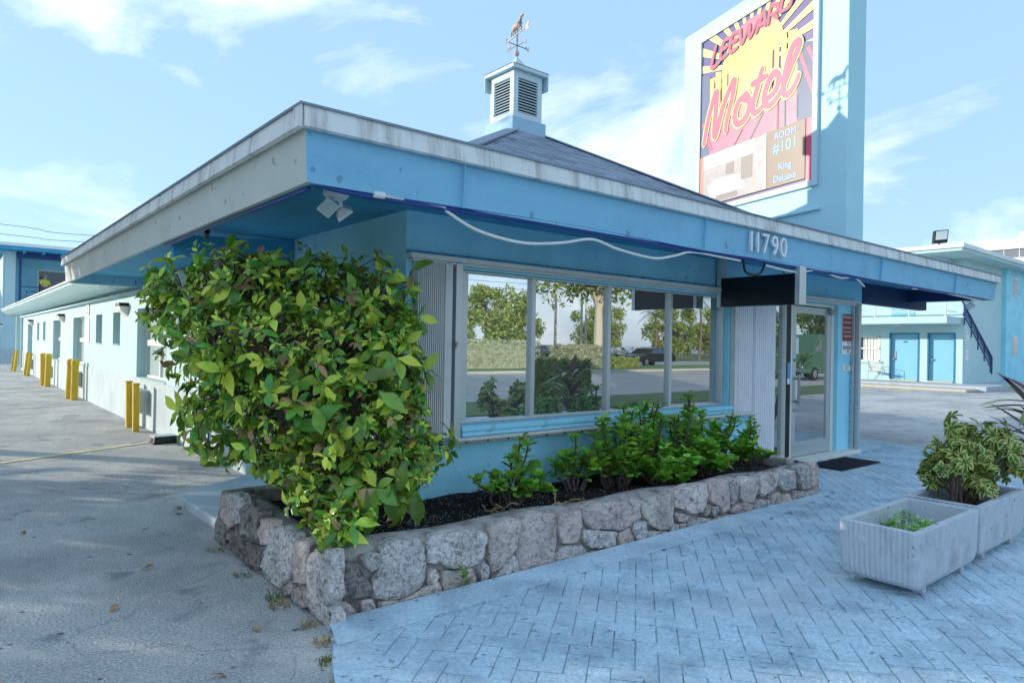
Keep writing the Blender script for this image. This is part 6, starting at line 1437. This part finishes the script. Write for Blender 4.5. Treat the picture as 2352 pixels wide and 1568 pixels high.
TB = make_tree('street_tree', 'round bushy tree across the street', 8, 3.6, 4.6, 40, 150, .26, 'leaf_tree', 4, .25, .95, 'trees across the street'); place(TB, 41.5, -51, .9, 0, copy=False)
for k, (x, y, s) in enumerate(((58, -82, .95), (72, -84, 1.1), (86, -80, 1.0), (98, -88, 1.1), (30, -85, 1.0), (18, -82, 1.1), (48, -88, 1.05), (112, -74, 1.1), (64, -46, .8), (73, -40, .8), (66, -24, 1.25), (76, -20, 1.4), (88, -28, 1.5), (60, -15, 1.2), (4, -70, 1.2), (100, -45, 1.4))):
    place(TB, x, y, s, k*1.3, 'round bushy tree in the row across the street')
def palm(x, y, h_, label, seed, fan=False, s=1):
    r_ = random.Random(seed); t_ = thing('palm_tree', label, 'tree', (x, y, 0), 0, 'palms across the street')
    P = smooth_path([(0, 0, 0), (.25, .1, h_*.5), (.1, 0, h_)], 6); MB().tube(P, [.16-.004*i for i in range(13)], 8).build('trunk', 'bark', t_, fix=False); mb = MB()
    for k in range(26):
        a = k*2.4; el = r_.uniform(-.7, 1.2); L = r_.uniform(1.9, 2.6)*s
        d = Vector((math.cos(a)*math.cos(el), math.sin(a)*math.cos(el), math.sin(el))); pts = [P[-1]+d*L*t+Vector((0, 0, -.9*L*t*t*.6)) for t in (0, .2, .4, .6, .8, 1)]
        for i in range(5):
            f = (pts[i+1]-pts[i]); sd_ = f.cross(Vector((0, 0, 1)));
            if sd_.length < 1e-4: sd_ = Vector((1, 0, 0))
            sd_.normalize()
            for q in range(3):
                b = pts[i]+f*(q/3)
                for sg in (-1, 1):
                    tp = b+sd_*sg*.5*s*(1-.08*i*i*.3)+f.normalized()*.25+Vector((0, 0, -.18)); mb.add([b, b+f*.14, tp], [(0, 1, 2)])
    mb.build('fronds', 'leaf_palm', t_, kind='stuff', fix=False)
palm(42.8, -55, 6.6, 'coconut palm with arching fronds across the street', 1); palm(57, -43, 5.0, 'first of two short cabbage palms across the street', 2, s=.8); palm(61, -40, 7.0, 'second, taller of two cabbage palms across the street', 3, s=.85)
def hedge(x0, x1, y0, y1, h_, label, m_='leaf_sage', seed=0):
    r_ = random.Random(seed); t_ = thing('hedge', label, 'hedge', ((x0+x1)/2, (y0+y1)/2, .14)); V2, F2 = [], []; hx, hy = (x1-x0)/2, (y1-y0)/2
    for k in range(5200):
        p = Vector((r_.uniform(-1, 1), r_.uniform(-1, 1), r_.uniform(0, 1))); ax = r_.choice((0, 1, 2, 2))
        if ax == 2: p.z = 1-abs(r_.gauss(0, .08))
        else: p[ax] = math.copysign(1-abs(r_.gauss(0, .08)), p[ax])
        p = Vector((p.x*hx, p.y*hy, p.z*h_+.08*math.sin(p.x*9)*math.cos(p.y*7))); n1 = Vector((r_.gauss(0, 1), r_.gauss(0, 1), r_.gauss(0, 1))).normalized(); x = n1.orthogonal().normalized(); y = n1.cross(x); L = r_.uniform(.06, .13); b = len(V2)
        V2 += [tuple(p-x*L), tuple(p+y*L*.5), tuple(p+x*L), tuple(p-y*L*.5)]; F2.append((b, b+1, b+2, b+3))
    me = bpy.data.meshes.new('foliage'); me.from_pydata(V2, [], F2); me.materials.append(MATS[m_]); o_ = link('foliage', me, t_); o_['kind'] = 'stuff'
    MB().box(-hx*.9, hx*.9, -hy*.9, hy*.9, 0, h_*.9).build('branch_core', m_, t_)
hedge(16.5, 23.6, -26.6, -24.4, 1.55, 'long clipped silvery hedge on the street median', seed=1); hedge(25.6, 28.4, -25.8, -23.6, 1.35, 'round silvery hedge on the street median beside the long hedge', seed=2); hedge(29, 31.2, -24.9, -23.5, .6, 'low green hedge on the street median', 'leaf_tree', 3)
hedge(9.6, 10.9, -9.3, -8.3, .9, 'dark green shrub on the verge by the street', 'leaf_tree', 4)
# cars
def car(x, y, rz, m_, label, van=False, L=4.7, w=.9, cat='car'):
    t_ = thing('delivery_van' if van else 'parked_car', label, cat, (x, y, 0), rz); hl = L/2
    if van: pr_ = [(-hl, .3), (-hl, 2.1), (-hl+.15, 2.25), (hl-1.5, 2.25), (hl-.85, 1.35), (hl-.05, 1.1), (hl, .35)]
    else: pr_ = [(-hl, .35), (-hl+.02, .85), (-hl+.35, 1.0), (-hl+1.0, 1.38), (-.2, 1.46), (.55, 1.36), (1.25, .95), (hl-.15, .78), (hl, .55), (hl-.02, .3)]
    mb = MB(); n_ = len(pr_)
    for y_, s in ((-w, 0), (-w*.97, 1), (w*.97, 1), (w, 0)):
        pass
    for sg in (-1, 1):
        for a, z in pr_: mb.v.append((a, sg*w*(1 if z < 1 else (1-.18*(z-1)/.46 if not van else 1-.04*(z-1))), z))
    mb.f = [tuple(range(n_)), tuple(range(2*n_-1, n_-1, -1))]+[(i, (i+1) % n_, n_+(i+1) % n_, n_+i) for i in range(n_)]
    mb.build('body', m_, t_, bevel=.06)
    wn_ = [(-hl+1.05, .98), (-hl+1.25, 1.3), (-.2, 1.38), (.45, 1.3), (1.0, .98)] if not van else [(hl-1.6, 1.4), (hl-1.6, 2.0), (hl-1.35, 2.0), (hl-.9, 1.4)]
    for sg in (-1, 1):
        mb = MB().add([(a, sg*(w*(1-.18*(max(z, 1)-1)/.46 if not van else .99)+.012), z) for a, z in wn_], [tuple(range(len(wn_)))]); mb.build('side_window', 'dark_glass', t_)
        for xx in (-hl*.62, hl*.62):
            ty = MB().tube([(xx, sg*(w-.2), .33), (xx, sg*(w+.01), .33)], .33, 18).build('wheel', 'tyre', t_); MB().tube([(xx, sg*(w+.0105), .33), (xx, sg*(w+.02), .33)], .2, 12).build('rim', 'steel', ty)
        MB().box(-hl-.01, -hl+.05, sg*w*.8-.15, sg*w*.8+.1, .72, .86).build('tail_lamp', 'car_red', t_); MB().box(hl-.1, hl+.01, sg*w*.75-.14, sg*w*.75+.14, .6, .72).build('headlight', 'glass_pale', t_)
    return t_
car(40.5, -30.3, R(178), 'car_black', 'black saloon car driving on the far carriageway'); car(56, -32, R(178), 'car_grey', 'grey car further along the far carriageway')
for k, (x, y, c, lab) in enumerate(((46, -62, 'car_red', 'red car parked across the street'), (52, -61, 'car_white', 'white car parked beside the red car'), (58, -61, 'car_grey', 'grey car parked beyond the white car'), (38, -62, 'car_grey', 'grey car parked by the coconut palm'), (70, -58, 'car_white', 'white car parked far along the row'))): car(x, y, R(90+k*4), c, lab)
car(43, -18.6, R(185), 'car_white', 'white delivery van on the street', True, 5.6, 1.0, 'van'); car(31.5, -12.6, R(180), 'dumpster_green', 'green panel van by the verge', True, 5.0, 1.0, 'van')
PO_ = [(62, -64, 13), (66, -63, 11), (56, -66, 9), (70, -66, 13.5), (82, -60, 10), (34, -60, 8), (93, -48, 12), (24, -64, 10)]
for k, (x, y, h_) in enumerate(PO_):
    t_ = thing('utility_pole', 'pale utility pole in the row across the street', 'pole', (x, y, 0), 0, 'utility poles across the street'); MB().tube([(0, 0, 0), (0, 0, h_)], [.2, .13], 8).build('post', 'wood_pole', t_); MB().box(-1.1, 1.1, -.05, .05, h_-.9, h_-.76).build('crossarm', 'wood_pole', t_)
for k in range(4):
    o = MB().tube(smooth_path([(-60, -58, 8+k*.8), (24, -64, 8.6+k*.7), (62, -64, 8.8+k*.8), (93, -48, 8.6+k*.8), (160, -30, 9+k*.8)], 6), .03, 4).build('utility_wire', 'black'); tag(o, ('lowest', 'second', 'third', 'topmost')[k]+' wire of the line across the street', 'wire', 'wires across the street')
hs2 = thing('tan_house', 'tan low house with red roof across the street', 'building', (28, -58, 0)); MB().box(-7, 3.5, -4, 4, 0, 3.2).build('wall', 'tan_wall', hs2); MB().add([(-7.6, -4.6, 3.2), (4.1, -4.6, 3.2), (4.1, 4.6, 3.2), (-7.6, 4.6, 3.2), (-4, 0, 4.8), (1, 0, 4.8)], [(0, 1, 5, 4), (1, 2, 5), (2, 3, 4, 5), (3, 0, 4), (3, 2, 1, 0)]).build('roof', 'tile_red', hs2); MB().box(-1, .5, 4.001, 4.05, 1, 2.4).build('window', 'dark_glass', hs2)
fc = thing('chain_fence', 'thin grey chain link fence across the street', 'fence', (50, -56.5, 0))
for k in range(40): MB().tube([(-40+k*2.2, 0, 0), (-40+k*2.2, 0, 1.5)], .035, 5).build('post', 'steel', fc)
for z in (.1, .8, 1.5): MB().bar((-40, 0, z), (46, 0, z), .04).build('rail', 'steel', fc)
